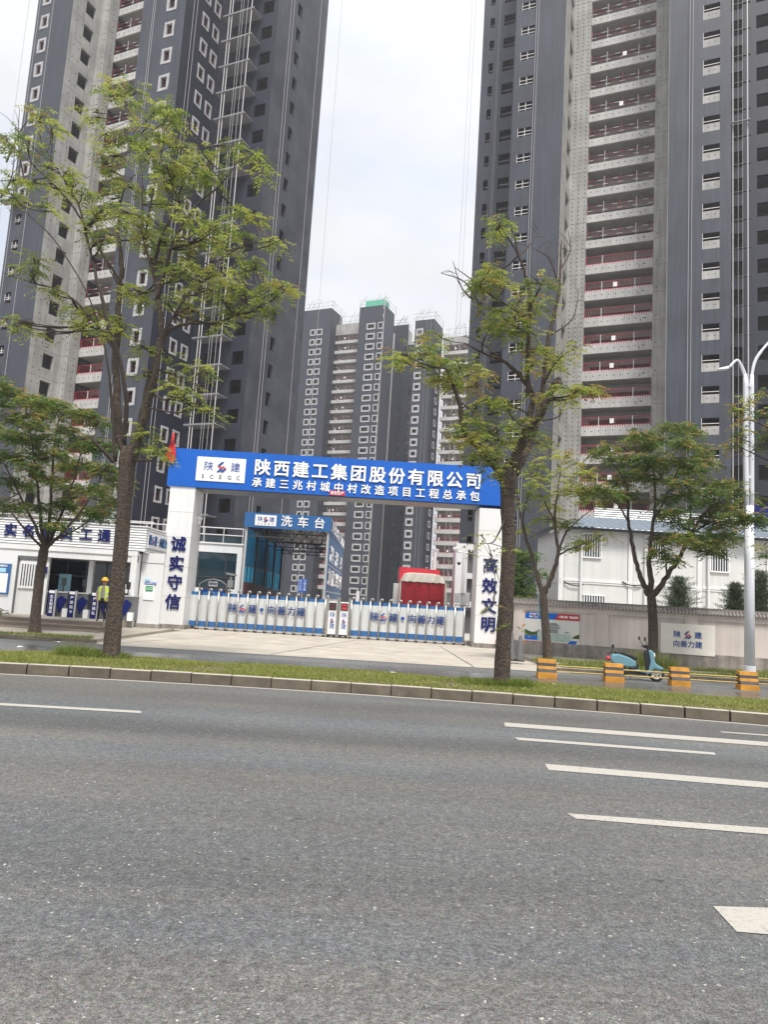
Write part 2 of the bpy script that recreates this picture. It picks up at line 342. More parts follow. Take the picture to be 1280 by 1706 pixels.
# ---------------------------------------------------------------- ground, road, pavements
def struct(b, name, m, bevel=0): return b.build(name, m, kind='structure', bevel=bevel)
b = B(); b.face([(-400, -120, -.03), (400, -120, -.03), (400, 700, -.03), (-400, 700, -.03)]); struct(b, 'ground', M['pave'])
def curve(x):           # the slight bend of the road
    xc = max(-13, min(13, x)); y = -.046*xc-.0098*xc*xc
    return y + (x-xc)*(-.046-.0196*xc)*.25
XS = [i*1.0 for i in range(-60, 61)]
def strip(b, y0, y1, z, mi=0, xs=XS, bend=True):
    for x0, x1 in zip(xs[:-1], xs[1:]):
        c0, c1 = (curve(x0), curve(x1)) if bend else (0, 0)
        b.face([(x0, y0+(c0 if y0 > 8 else 0), z), (x1, y0+(c1 if y0 > 8 else 0), z), (x1, y1+c1, z), (x0, y1+c0, z)], mi)
b = B(); strip(b, -14, 15.2, 0); struct(b, 'road', M['asphalt'])
b = B()
for x0, x1 in zip(XS[:-1], XS[1:]): b.face([(x0, 17.9+curve(x0), .002), (x1, 17.9+curve(x1), .002), (x1, 23.9, .002), (x0, 23.9, .002)])
struct(b, 'side_lane', M['asphalt_wet'])
# painted lines
def mark(name, pts, z=.006):
    b = B(); b.face([(p[0], p[1], z) for p in pts]); b.build(name, M['paint'], kind='structure')
b = B(); strip(b, 14.86, 15.0, .006, xs=XS[20:101]); struct(b, 'edge_line', M['paint'])
mark('lane_marking', [(-9.6, 11.02), (-3.5, 11.2), (-3.57, 11.4), (-9.6, 11.22)])
mark('lane_marking', [(2.2, 12.06), (6.3, 11.70), (8.2, 11.52), (8.2, 11.98), (6.5, 12.10), (2.25, 12.46)])
mark('lane_marking', [(2.19, 10.88), (5.01, 10.66), (5.07, 10.85), (2.17, 11.1)])
mark('lane_marking', [(2.19, 8.99), (4.71, 8.74), (7.5, 8.5), (7.5, 8.82), (4.89, 9.05), (2.22, 9.33)])
mark('lane_marking', [(1.97, 6.98), (3.7, 6.85), (6.4, 6.64), (6.4, 6.86), (3.81, 7.06), (1.93, 7.14)])
mark('lane_marking', [(2.35, 4.72), (4.4, 4.6), (4.4, 5.1), (2.76, 5.13), (2.38, 5.1)])
mark('lane_marking', [(6.15, 12.83), (9.4, 12.5), (9.4, 12.72), (6.15, 12.95)])
# median with kerb stones
b = B()
for x0, x1 in zip(XS[:-1], XS[1:]):
    c0, c1 = curve(x0), curve(x1)
    b.face([(x0, 15.15+c0, .19), (x1, 15.15+c1, .19), (x1, 16.5+c1, .235), (x0, 16.5+c0, .235)])
    b.face([(x0, 16.5+c0, .235), (x1, 16.5+c1, .235), (x1, 17.9+c1, .17), (x0, 17.9+c0, .17)])
    b.face([(x0, 17.9+c0, 0), (x1, 17.9+c1, 0), (x1, 17.9+c1, .17), (x0, 17.9+c0, .17)])
    b.face([(x0, 15.15+c0, 0), (x1, 15.15+c1, 0), (x1, 15.15+c1, .19), (x0, 15.15+c0, .19)])
med = struct(b, 'median', M['soil'])
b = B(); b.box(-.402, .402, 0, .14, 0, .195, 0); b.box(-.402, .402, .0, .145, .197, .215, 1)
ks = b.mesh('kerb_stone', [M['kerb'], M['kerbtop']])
x = -24.0
while x < 24:
    a = math.atan2(curve(x+.4)-curve(x-.4), .8)
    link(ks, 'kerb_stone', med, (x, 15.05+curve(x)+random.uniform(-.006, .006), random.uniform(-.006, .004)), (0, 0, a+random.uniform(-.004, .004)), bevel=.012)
    x += .826
b = B(); b.box(-.40, .40, 0, .10, 0, .175, 0); ks2 = b.mesh('kerb_stone', [M['kerbtop']])
x = -24.0
while x < 24:
    a = math.atan2(curve(x+.4)-curve(x-.4), .8)
    link(ks2, 'kerb_stone', med, (x, 17.9+curve(x), 0), (0, 0, a)); x += .826
# grass on the median
def blades(name, n, xr, yf, h, mats, bend=True, zf=None, kind='stuff', parent=None, w=.011):
    X = RNG.uniform(xr[0], xr[1], n); V = RNG.uniform(0, 1, n)
    cx = np.array([curve(v) for v in X]) if bend else 0
    Y = yf[0]+(yf[1]-yf[0])*V+cx; Z = zf(V) if zf else np.full(n, .12)
    cl = .55+.9*np.clip(np.sin(X*1.7+np.sin(Y*2.1)*2)*np.cos(Y*1.9+X*.6)*.5+.5, 0, 1)
    keep = RNG.random(n) < (np.clip(.25+1.1*(cl-.55), .3, 1) if name == 'grass' else 1.1); X, Y, Z, cl = X[keep], Y[keep], Z[keep], cl[keep]; n = len(X)
    H = h*cl*RNG.uniform(.5, 1.4, n); A = RNG.uniform(0, 2*PI, n); ln = RNG.normal(0, .5, (n, 2))*H[:, None]
    P = np.stack([X, Y, Z], 1); D = np.stack([np.cos(A), np.sin(A), 0*A], 1)*w
    v = np.concatenate([P-D, P+D, P+np.concatenate([ln, H[:, None]], 1)], 1).reshape(-1, 3)
    f = np.arange(3*n).reshape(-1, 3)
    mi = (RNG.random(n) < .35).astype(int)
    return npmesh(name, v, f, mi, mats, parent, kind)
def npmesh(name, v, f, mi, mats, parent=None, kind=None):
    me = bpy.data.meshes.new(name); nf, k = f.shape
    me.vertices.add(len(v)); me.vertices.foreach_set('co', np.ascontiguousarray(v, dtype=np.float32).ravel())
    me.loops.add(nf*k); me.loops.foreach_set('vertex_index', f.ravel().astype(np.int32))
    me.polygons.add(nf); me.polygons.foreach_set('loop_start', np.arange(0, nf*k, k, dtype=np.int32))
    for q in mats: me.materials.append(q)
    me.polygons.foreach_set('material_index', mi.astype(np.int32)); me.update(calc_edges=True); me.validate()
    return link(me, name, parent, kind=kind)
blades('grass', 150000, (-13, 13), (15.2, 17.88), .042, [M['grass'], M['grass_y']], zf=lambda V: .19+.045*np.sin(V*PI), w=.012)
for cx, cy in ((-6.55, 17.0), (2.7, 16.2)):
    blades('grass', 2600, (cx-.75, cx+.75), (cy-.35-curve(cx), cy+.3-curve(cx)), .17, [M['leaf'], M['grass']], zf=lambda V: .2+0*V, w=.014)
# far pavements either side of the drive
def pavement(x0, x1, y0, y1, name='pavement'):
    b = B(); b.box(x0, x1, y0+.12, y1, -.02, .12); o = struct(b, name, M['pave'])
    kb = B(); kb.box(-.318, .318, 0, .118, 0, .135); km = kb.mesh('kerb_stone', [M['kerb']])
    x = x0+.32
    while x < x1 and x < 26:
        if x > -26: link(km, 'kerb_stone', o, (x, y0, random.uniform(-.004, .004)), bevel=.012)
        x += .645
    return o
pavement(-60, -9.2, 23.5, 33.0)
pavement(5.9, 60, 23.5, 33.0)
b = B(); b.face([(-10.4, 23.35, .008), (6.3, 23.35, .008), (5.9, 34, .012), (-9.0, 34, .012)]); b.face([(-60, 33.9, .01), (60, 33.9, .01), (60, 140, .01), (-60, 140, .01)]); struct(b, 'driveway', M['apron'])
for (p, q) in (((-1.0, 34.8), (-3.4, 23.5)), ((-6.5, 34), (-8.6, 24)), ((3, 34), (3.2, 23.5)), ((-9, 28.6), (5.8, 28.8))):
    b = B(); w = .02; b.face([(p[0]-w, p[1]-w, .017), (p[0]+w, p[1]+w, .017), (q[0]+w, q[1]+w, .017), (q[0]-w, q[1]-w, .017)]); b.build('expansion_joint', M['dark_metal'], kind='structure')
blades('verge_grass', 9000, (6.2, 16), (24.0, 24.9), .12, [M['leaf'], M['grass_y']], bend=False, zf=lambda V: .12+0*V)
blades('verge_grass', 5000, (5.9, 16), (26.2, 26.9), .14, [M['leaf'], M['grass_y']], bend=False, zf=lambda V: .12+0*V)
blades('verge_grass', 2500, (-14, -9.4), (23.7, 24.3), .10, [M['leaf'], M['grass_y']], bend=False, zf=lambda V: .12+0*V)
# ---------------------------------------------------------------- residential towers
TH = R(23); e1 = Vector((math.cos(TH), -math.sin(TH), 0)); e2 = Vector((math.sin(TH), math.cos(TH), 0))
def wpt(ax, u, p, z): return (u, p, z) if ax == 'x' else (p, u, z)
INW = {'x': (0, 1), 'y': (-1, 0), 'l': (1, 0)}
def wall(b, ax, p, u0, u1, z0, z1, holes=(), th=.3, mi=0, ri=None):
    """wall sheet with real openings: ax 'x' faces -y at y=p, 'y' faces +x at x=p"""
    ri = mi if ri is None else ri
    cuts = sorted({u0, u1, *[h[0] for h in holes], *[h[1] for h in holes]})
    for a, c in zip(cuts[:-1], cuts[1:]):
        hs = sorted((h[2], h[3]) for h in holes if h[0] <= a+1e-6 and h[1] >= c-1e-6); z = z0
        for lo, hi in hs+[(z1, z1)]:
            if lo > z+1e-6: b.face([wpt(ax, a, p, z), wpt(ax, c, p, z), wpt(ax, c, p, lo), wpt(ax, a, p, lo)], mi)
            z = max(z, hi)
    q = p+th if ax in ('x', 'l') else p-th
    for a, c, lo, hi in holes:
        b.face([wpt(ax, a, p, lo), wpt(ax, a, q, lo), wpt(ax, a, q, hi), wpt(ax, a, p, hi)], ri)
        b.face([wpt(ax, c, p, lo), wpt(ax, c, q, lo), wpt(ax, c, q, hi), wpt(ax, c, p, hi)], ri)
        b.face([wpt(ax, a, p, lo), wpt(ax, c, p, lo), wpt(ax, c, q, lo), wpt(ax, a, q, lo)], ri)
        b.face([wpt(ax, a, p, hi), wpt(ax, c, p, hi), wpt(ax, c, q, hi), wpt(ax, a, q, hi)], ri)
def hrow(u0, u1, lo, hi, floors, ph=0): return [(u0, u1, 3*k+ph+lo, 3*k+ph+hi) for k in floors]
class Tower:
    def __init__(s, label, a0, b0, floors, group='residential towers under construction'):
        s.off = (a0, b0, 0); s.n = floors; s.fl = list(range(1, floors)); s.top = 3*floors
        s.root = thing('residential_tower', label, 'tower', e1*a0+e2*b0, -TH, group)
    def B(s): return B(s.off)
    def put(s, me, name, loc, rotz=0, kind=None):
        return link(me, name, s.root, (loc[0]-s.off[0], loc[1]-s.off[1], loc[2]), (0, 0, rotz), kind=kind)
def ring(w, h, ow, oh, d=.05, seed=0, shutters=True):
    """rough white plaster surround (own mesh centred on the opening) with safety rails across it"""
    rr = random.Random(seed); b = B(); j = lambda: rr.uniform(-.05, .05)
    o = [(-ow/2+j(), -oh/2+j()), (0+j(), -oh/2+j()), (ow/2+j(), -oh/2+j()), (ow/2+j(), 0), (ow/2+j(), oh/2+j()), (0, oh/2+j()), (-ow/2+j(), oh/2+j()), (-ow/2+j(), 0)]
    i_ = [(-w/2, -h/2), (0, -h/2), (w/2, -h/2), (w/2, 0), (w/2, h/2), (0, h/2), (-w/2, h/2), (-w/2, 0)]
    for k in range(8):
        l = (k+1) % 8
        b.face([(o[k][0], -d, o[k][1]), (o[l][0], -d, o[l][1]), (i_[l][0], -d, i_[l][1]), (i_[k][0], -d, i_[k][1])], 0)
        b.face([(o[k][0], -d, o[k][1]), (o[l][0], -d, o[l][1]), (o[l][0], .0, o[l][1]), (o[k][0], .0, o[k][1])], 0)
        b.face([(i_[k][0], -d, i_[k][1]), (i_[l][0], -d, i_[l][1]), (i_[l][0], .2, i_[l][1]), (i_[k][0], .2, i_[k][1])], 0)
    if shutters:
        for z in (-h*.22, h*.12): b.box(-w/2, w/2, .10, .13, z-.022, z+.022, 1)
        b.box(-.015, .015, .10, .12, -h/2, h*.12, 1)
    return b.mesh('window', [M['white_plaster'], M['maroon']])
def simple_window(w, h, rails, sill=False, lower=0.0, mats=('rail_white', 'conc')):
    b = B(); t = .05
    b.box(-w/2-.04, -w/2, -.02, .1, -h/2, h/2, 0)
    if lower:
        b.box(-w/2, w/2, .02, .14, -h/2, -h/2+lower, 1)
        for x in (-w*.2, w*.22): b.lathe([(.055, 0), (.055, -.012), (0, -.012)], (x, .02, -h/2+lower*.55), 'y', 8, 2)
    for z in rails: b.box(-w/2, w/2, .03, .06, z-.03, z+.03, 0)
    if sill: b.box(-.03, .03, .035, .065, -h/2+lower, h/2, 0)
    return b.mesh('window', [M[mats[0]], M[mats[1]], M['hole']])
def railing(a0, a1, dense, seed=0):
    b = B(); w = a1-a0; n = max(3, round(w/1.7)); rr = random.Random(seed)
    for i in range(n+1):
        x = a0+.05+(w-.1)*i/n; pr = .035 if dense else .022; b.box(x-pr, x+pr, -pr, pr, 0, 1.15+(.25 if not dense else 0), 1 if i % 2 else 0)
    if dense:
        for z in (.25, 1.1): b.box(a0, a1, -.02, .02, z-.03, z+.03, 0)
        k = int(w/.28)
        for i in range(k): x = a0+w*i/k; b.box(x-.018, x+.018, -.012, .012, .0, 1.1, 0)
        k = int(w/.24)
        for i in range(k):
            x = a0+w*i/k; b.prism([(x, -.05, .0), (x+.13, -.05, .0), (x+.19, -.05, .2), (x+.06, -.05, .2)], (0, .01, 0), 1)
        b.box(a0, a1, -.035, -.03, .0, .2, 0)
    else:
        for z in (.45, .95):
            k = int(w/.5)
            for i in range(k):
                x = a0+w*i/k; b.box(x, x+w/k, -.015, .015, z-.024, z+.024, 1 if (i+int(z*2)) % 3 == 0 else 0)
    return b.mesh('safety_railing', [M['rail_red'], M['rail_white']])
def balconies(T, a0, a1, p, floors, ph, dense_to, depth=2.0, seed=0, dots=True):
    b = B(); b.box(a0, a1, -.0, .22, -.45, .45, 0)
    par = b.mesh('balcony_parapet', M['parapet'])
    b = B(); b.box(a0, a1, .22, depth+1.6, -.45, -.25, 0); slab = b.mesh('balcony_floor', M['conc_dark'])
    r_ = [railing(a0+.05, a1-.05, False, 1), railing(a0+.05, a1-.05, True, 2)]
    nb = B(); nb.box(-.21, .21, -.01, .01, -.25, .25); notice = nb.mesh('notice_board', M['white'])
    hb = T.B(); rr = random.Random(seed)
    ox, oy = T.off[0], T.off[1]
    for k in floors:
        z = 3*k+ph
        T.put(par, 'balcony_parapet', (ox+0, p, z)).location = (-ox, p-oy, z)
        T.put(slab, 'balcony_floor', (0, p, z)); T.put(r_[1 if z < dense_to else 0], 'safety_railing', (0, p+.1, z+.45))
        if rr.random() < .45: T.put(notice, 'notice_board', ((a0+a1)/2+rr.uniform(-.5, .3), p+.02, z+1.1), 0)
        if dots:
            n = int((a1-a0)/.75)
            for i in range(n):
                x = a0+.4+(a1-a0-.6)*i/n; hb.lathe([(.065, 0), (.065, -.012), (0, -.012)], (x, p, z+.05+rr.uniform(-.03, .03)), 'y', 6)
            x = a1-1.2-rr.random()*.3; hb.box(x, x+.07, p-.02, p, z-.3, z-.02); hb.box(x+.4, x+.6, p-.02, p, z, z+.08)
    if dots: hb.build('tie_holes', M['hole'], T.root, kind='stuff')
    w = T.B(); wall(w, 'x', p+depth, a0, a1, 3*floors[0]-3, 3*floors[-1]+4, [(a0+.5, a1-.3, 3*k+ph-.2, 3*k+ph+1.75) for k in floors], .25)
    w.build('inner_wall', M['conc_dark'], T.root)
def dotcol(T, ax, p, us, floors, ph, sp=.5, r_=.07, jit=.03):
    hb = T.B(); rr = random.Random(3); s_ = -1 if ax == 'x' else 1
    for k in floors:
        for i in range(int(3/sp)):
            for u in us:
                z = 3*k+ph+i*sp; c = wpt(ax, u+rr.uniform(-jit, jit), p, z+rr.uniform(-jit, jit))
                hb.lathe([(r_, 0), (r_, s_*.012), (0, s_*.012)], c, 'y' if ax == 'x' else 'x', 6)
    hb.build('tie_holes', M['hole'], T.root, kind='stuff')
def ropes(T, lst, z0=1.5):
    for a, p, in lst:
        b = T.B(); b.tube([(a, p, z0), (a+.02, p, T.top+.5)], .022, 5); b.build('suspension_rope', M['rope'], T.root)
def joints(T, ax, p, u0, u1, floors, ph, m='hole'):
    b = T.B()
    for k in floors:
        z = 3*k+ph
        if ax == 'x': b.box(u0, u1, p-.006, p, z-.02, z+.02)
        else: b.box(p, p+.006, u0, u1, z-.02, z+.02)
    b.build('casting_joints', mat_joint, T.root, kind='stuff')
mat_joint = mat('joint_grey', (.17, .17, .165), .9)
def slabs(T, a0, a1, b0, b1, name='floor_slab'):
    b = B(); b.box(0, a1-a0, 0, b1-b0, -.12, .0); me = b.mesh(name, M['room'])
    for k in T.fl: T.put(me, name, (a0, b0, 3*k))

# -- right tower
T = Tower('dark grey right tower with red railed balconies between white strips of bare concrete', -22.9, 69.8, 28)
fl = T.fl
w = T.B(); top = T.top
wall(w, 'x', 75.8, -22.95, -17.5, 0, top, hrow(-22.1, -21.55, .35, 1.65, fl, -1.0)+hrow(-20.4, -19.05, .2, 1.55, fl, -1.0), .35)
w.build('wall', M['dark'], T.root)
w = T.B(); wall(w, 'x', 70, -17.5, -12.12, 0, top, hrow(-16.8, -15.4, .95, 1.95, fl, .15), .3); w.box(-17.5, -17.45, 70.01, 75.8, 0, top)
w.build('wall', M['dark'], T.root)
w = T.B(); wall(w, 'y', -12.1, 70, 76.0, 0, top, hrow(73.2, 75.5, .4, 2.1, fl, .1), .35)
wall(w, 'x', 76.0, -12.1, -10.2, 0, top, (), .3); w.box(-10.45, -10.2, 76.01, 78.0, 0, top)
w.box(-3.25, -1.72, 75.9, 76.2, 0, top); w.box(-3.25, -3.0, 76.21, 78, 0, top); w.box(-1.75, -1.70, 70.02, 75.9, 0, top)
w.build('concrete_wall', M['conc'], T.root)
for f_ in fl:
    pass
dotcol(T, 'x', 76.0, (-11.75, -11.1, -10.5), fl, .1); dotcol(T, 'y', -12.1, (71.3,), fl, .3, 1.5); dotcol(T, 'x', 75.9, (-2.9,), fl, .2, 3.0)
joints(T, 'x', 76.0, -12.1, -10.2, fl, 2.6); joints(T, 'y', -12.1, 70, 76, fl, 2.6); joints(T, 'x', 75.9, -3.25, -1.72, fl, 2.7)
w = T.B(); wall(w, 'x', 70, -1.7, 3.83, 0, top, hrow(1.4, 2.86, .75, 2.35, fl, .05), .3); w.box(3.78, 3.83, 70.01, 76, 0, top)
w.build('wall', M['dark'], T.root)
w = T.B(); wall(w, 'x', 76.3, 3.83, 12.5, 0, top, hrow(4.15, 5.3, .4, 2.2, fl, 0)+hrow(6.55, 8.1, .5, 2.0, fl, .2)+hrow(9.6, 11.0, .5, 2.0, fl, .2), .35)
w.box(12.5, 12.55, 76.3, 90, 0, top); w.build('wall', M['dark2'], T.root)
w = T.B(); w.box(-22.95, 12.55, 89.8, 90, 0, top); w.box(-22.95, -22.9, 75.81, 89.8, 0, top); w.build('rear_wall', M['dark'], T.root)
w = T.B(); w.box(-22.5, 12.2, 79.8, 84, 0, top-.5); w.build('filler_core', M['room'], T.root)  # solid mass added inside to block light behind the window openings
w = T.B(); w.box(-12.5, -17.2, 73.4, 74, 0, top-.5); w.box(-1.5, 3.7, 73.4, 74, 0, top-.5); w.build('filler_core', M['room'], T.root)  # same added filler behind the two projecting bays, keeps light out
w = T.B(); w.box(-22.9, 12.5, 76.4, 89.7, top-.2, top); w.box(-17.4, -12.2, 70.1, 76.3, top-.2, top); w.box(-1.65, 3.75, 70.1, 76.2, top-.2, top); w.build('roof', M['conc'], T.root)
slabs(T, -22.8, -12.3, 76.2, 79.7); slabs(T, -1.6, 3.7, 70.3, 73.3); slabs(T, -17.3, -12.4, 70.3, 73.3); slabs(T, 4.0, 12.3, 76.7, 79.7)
balconies(T, -10.2, -3.25, 76.0, fl, 0.0, 41, seed=4)
mw = simple_window(1.46, 1.6, (.28,), False, .82); mq = simple_window(1.4, 1.0, (.1, -.3), True); mp_ = simple_window(1.35, 1.35, (-.25,), False, mats=('dark', 'conc'))
for k in fl:
    T.put(mw, 'window', (2.13, 70, 3*k+1.6)); T.put(mq, 'window', (-16.1, 70, 3*k+1.6)); T.put(mp_, 'window', (-19.72, 75.83, 3*k-.12))
pb_ = T.B()
for k in fl: pb_.box(4.0, 5.9, 74.95, 75.2, 3*k-.06, 3*k+.02)
pb_.build('pipe_brackets', M['dark_metal'], T.root, kind='stuff')
for a in (4.25, 5.6):
    w = T.B(); w.tube([(a, 75.0, 0), (a, 75.0, top)], .075, 8); w.build('drain_pipe', M['steel_light'], T.root)
w = T.B(); w.box(4.0, 5.9, 74.6, 74.85, 52.4, 52.48); w.build('platform', M['platform'], T.root)
ropes(T, [(-21.0, 75.6), (-20.8, 75.6), (-15.2, 69.7), (-14.95, 69.7), (.15, 69.75), (.42, 69.75), (4.7, 74.4), (5.1, 74.4), (-23.9, 75.2), (-24.3, 75.0), (8.6, 75.9)])

# -- left tower
T = Tower('dark grey left tower with white plaster window surrounds and a stack of steel platforms', -69.2, 51.9, 27)
fl = T.fl; top = T.top
w = T.B(); wall(w, 'x', 51.9, -69.2, -63.6, 0, top, hrow(-68.1, -67.35, .0, 1.25, fl, 1.45), .3); w.box(-69.2, -69.15, 51.91, 70, 0, top)
w.build('wall', M['dark'], T.root)
w = T.B(); wall(w, 'y', -63.58, 51.9, 55.9, 0, top, hrow(53.7, 55.1, .6, 2.2, fl, 0), .35); wall(w, 'x', 55.9, -63.58, -62.4, 0, top, (), .3)
wall(w, 'y', -62.4, 55.9, 57.3, 0, top, (), .3); w.build('concrete_wall', M['conc'], T.root)
dotcol(T, 'y', -63.58, (52.6, 53.4), fl, .2, 1.5); dotcol(T, 'x', 55.9, (-62.7,), fl, .2, .75); dotcol(T, 'y', -62.4, (56.7,), fl, .2, .75)
joints(T, 'y', -63.58, 51.9, 55.9, fl, 2.5); joints(T, 'x', 55.9, -63.58, -62.4, fl, 2.5)
w = T.B(); wall(w, 'x', 51.9, -53.2, -47.5, 0, top, hrow(-49.7, -48.95, 0, 1.25, fl, 1.35), .3)
w.box(-53.2, -53.15, 51.91, 57.3, 0, top); w.build('wall', M['dark'], T.root)
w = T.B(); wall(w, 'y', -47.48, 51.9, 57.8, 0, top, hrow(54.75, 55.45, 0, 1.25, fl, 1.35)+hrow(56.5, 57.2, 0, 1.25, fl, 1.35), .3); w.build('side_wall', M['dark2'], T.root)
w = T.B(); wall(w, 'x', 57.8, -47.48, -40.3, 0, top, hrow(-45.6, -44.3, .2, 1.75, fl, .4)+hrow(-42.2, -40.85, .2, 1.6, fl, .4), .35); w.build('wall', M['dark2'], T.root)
w = T.B(); wall(w, 'y', -40.3, 57.81, 68.0, 0, top, hrow(61.6, 62.5, .2, 1.7, fl, .2), .35); w.build('side_wall', M['blotch'], T.root)
w = T.B(); w.box(-69.2, -40.35, 68.0, 68.2, 0, top); w.build('rear_wall', M['dark'], T.root)
w = T.B(); w.box(-68.8, -43.5, 62.5, 66, 0, top-.5); w.build('filler_core', M['room'], T.root)  # added inner mass that stops light passing through the storeys
w = T.B(); w.box(-68.8, -66.0, 55.0, 62.3, 0, top-.5); w.box(-52.8, -50.0, 54.2, 62.3, 0, top-.5); w.build('filler_core', M['room'], T.root)  # added blocks behind the two front bays, so their openings stay dark
w = T.B(); w.box(-69.1, -63.7, 52, 68, top-.2, top); w.box(-63.6, -47.6, 57.4, 68, top-.2, top); w.box(-53.1, -47.6, 52, 57.3, top-.2, top); w.box(-47.5, -40.4, 57.9, 68, top-.2, top)
w.build('roof', M['conc'], T.root)
slabs(T, -68.9, -64.0, 52.3, 62.3); slabs(T, -52.9, -47.9, 52.3, 62.3); slabs(T, -47.3, -40.8, 58.2, 67.8)
balconies(T, -62.38, -53.25, 57.3, fl, 0.3, 33, seed=9)
ms = [ring(.75, 1.2, 1.3, 1.75, seed=s_) for s_ in range(5)]; me_ = [ring(.7, 1.2, 1.1, 1.62, seed=s_+9) for s_ in range(5)]
ml = simple_window(.9, .7, (0, -.2), True)
for k in fl:
    T.put(ms[(k*7) % 5], 'window', (-49.32, 51.9, 3*k+1.97))
    if k >= 14: T.put(ms[(k*3) % 5], 'window', (-67.72, 51.9, 3*k+2.07))
    else: T.put(ml, 'window', (-67.72, 51.88, 3*k+2.1))
    T.put(me_[(k*2) % 5], 'window', (-47.48, 55.1, 3*k+1.97), PI/2); T.put(me_[(k*3+1) % 5], 'window', (-47.48, 56.85, 3*k+1.97), PI/2)
w = T.B(); w.box(-69.9, -66.2, 50.9, 51.85, 43.0, 43.15); w.build('platform', M['platform'], T.root)
pb_ = B(); pb_.box(-1.95, 1.95, -.75, .7, -.05, .03); pb_.box(-1.95, 1.95, -.79, -.75, -.05, .12); pm = pb_.mesh('platform', M['platform'])
for k in fl:
    if k not in (14,): T.put(pm, 'platform', (-44.2, 57.0, 3*k+.15))
for a, p in ((-45.4, 56.3), (-45.1, 56.35), (-42.6, 56.3)):
    w = T.B(); w.tube([(a, p, 0), (a, p, top)], .042, 6); w.build('vertical_pipe', M['rail_white'], T.root)
ropes(T, [(-51.5, 51.6), (-51.25, 51.6), (-66.3, 51.6), (-68.5, 51.6), (-43.6, 56.2), (-43.9, 56.2), (-43.0, 56.1), (-40.0, 66.0), (-39.9, 60.2), (-40, 59.8), (-47.2, 52.8), (-47.2, 53.3), (-70.6, 51.8), (-39.7, 70.3)])

# -- far block seen through the gap
def FT(label, a0, b0, floors): return Tower(label, a0, b0, floors, 'far blocks seen through the gap')
def fa(u, v, b_):      # pixel of the enlarged gap view -> local a on plane b
    d = ray(500+u/4.267, 480+v/4.267); t = b_/(d.x*math.sin(TH)+d.y*math.cos(TH)); P = Vector((0, 0, CAMH))+d*t
    return P.x*math.cos(TH)-P.y*math.sin(TH), P.z
rings = {}
def ringm(w, h, ow, oh):
    k = (w, h, ow, oh)
    if k not in rings: rings[k] = ring(w, h, ow, oh, .12, 2, False)
    return rings[k]
def scaffold(T, a0, a1, b0, b1, z, h=2.2, net=False, seed=1):
    rr = random.Random(seed); b = T.B(); n = max(3, int((a1-a0)/1.5))
    for i in range(n+1):
        x = a0+(a1-a0)*i/n
        for y in (b0, b1): b.tube([(x, y, z), (x+rr.uniform(-.1, .1), y, z+h*rr.uniform(.8, 1.3))], .07, 5)
    for zz in (h*.45, h*.95):
        b.tube([(a0-1, b0, z+zz), (a1+1.2, b0, z+zz)], .06, 5); b.tube([(a1, b0-1, z+zz), (a1, b1+1, z+zz)], .06, 5)
    for i in range(3): x = rr.uniform(a0, a1); b.tube([(x-1.2, b0, z), (x+1.2, b0-.3, z+h*1.4)], .06, 5)
    b.build('roof_scaffold', M['steel_light'], T.root, kind='stuff')
    if net:
        b = T.B(); b.box(a0+1.5, a1-.5, b0-.1, b0-.05, z+.1, z+1.9); b.box(a1-.4, a1-.35, b0, b0+3, z+.1, z+1.9); b.build('safety_net', M['net_green'], T.root)
def body(T, a0, a1, p, top_, holes, m=None, side=True, sh=(), depth=7, sm=None):
    w = T.B(); wall(w, 'x', p, a0, a1, 0, top_, holes, .4); w.build('wall', m or M['far_dark'], T.root)
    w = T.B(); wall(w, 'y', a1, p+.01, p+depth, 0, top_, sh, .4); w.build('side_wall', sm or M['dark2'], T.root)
    w = T.B(); w.box(a0, a1-.5, p+1.6, p+depth, 0, top_-.02); w.build('filler_core', M['room'], T.root)  # added filler box that blocks light behind the far windows
    w = T.B(); w.box(a0-.05, a0, p+.01, p+depth, 0, top_); w.box(a0, a1, p+depth, p+depth+.1, 0, top_); w.build('rear_wall', M['dark'], T.root)
BP = 177.0
a_l, zt = fa(60, 160, BP); a_r, _ = fa(226, 155, BP)
T = FT('far tower left in the gap with two columns of white framed windows', a_l-10, BP, 26); tp = zt
fz = range(1, 27)
w1 = fa(143, 243, BP); w2 = fa(97, 248, BP)
ph = (w1[1]) % 3
body(T, a_l-14, a_r, BP, tp, [(w1[0]-.65, w1[0]+.65, 3*k+ph-.6, 3*k+ph+.6) for k in fz if 3*k+ph < w1[1]+1]+[(w2[0]-.55, w2[0]+.55, 3*k+ph-.6, 3*k+ph+.6) for k in fz if 3*k+ph < w1[1]+1])
for k in fz:
    if 3*k+ph < w1[1]+1:
        T.put(ringm(1.3, 1.2, 2.0, 1.9), 'window', (w1[0], BP, 3*k+ph)); T.put(ringm(1.1, 1.2, 1.8, 1.9), 'window', (w2[0], BP, 3*k+ph))
scaffold(T, a_l, a_r, BP+.5, BP+6, tp)
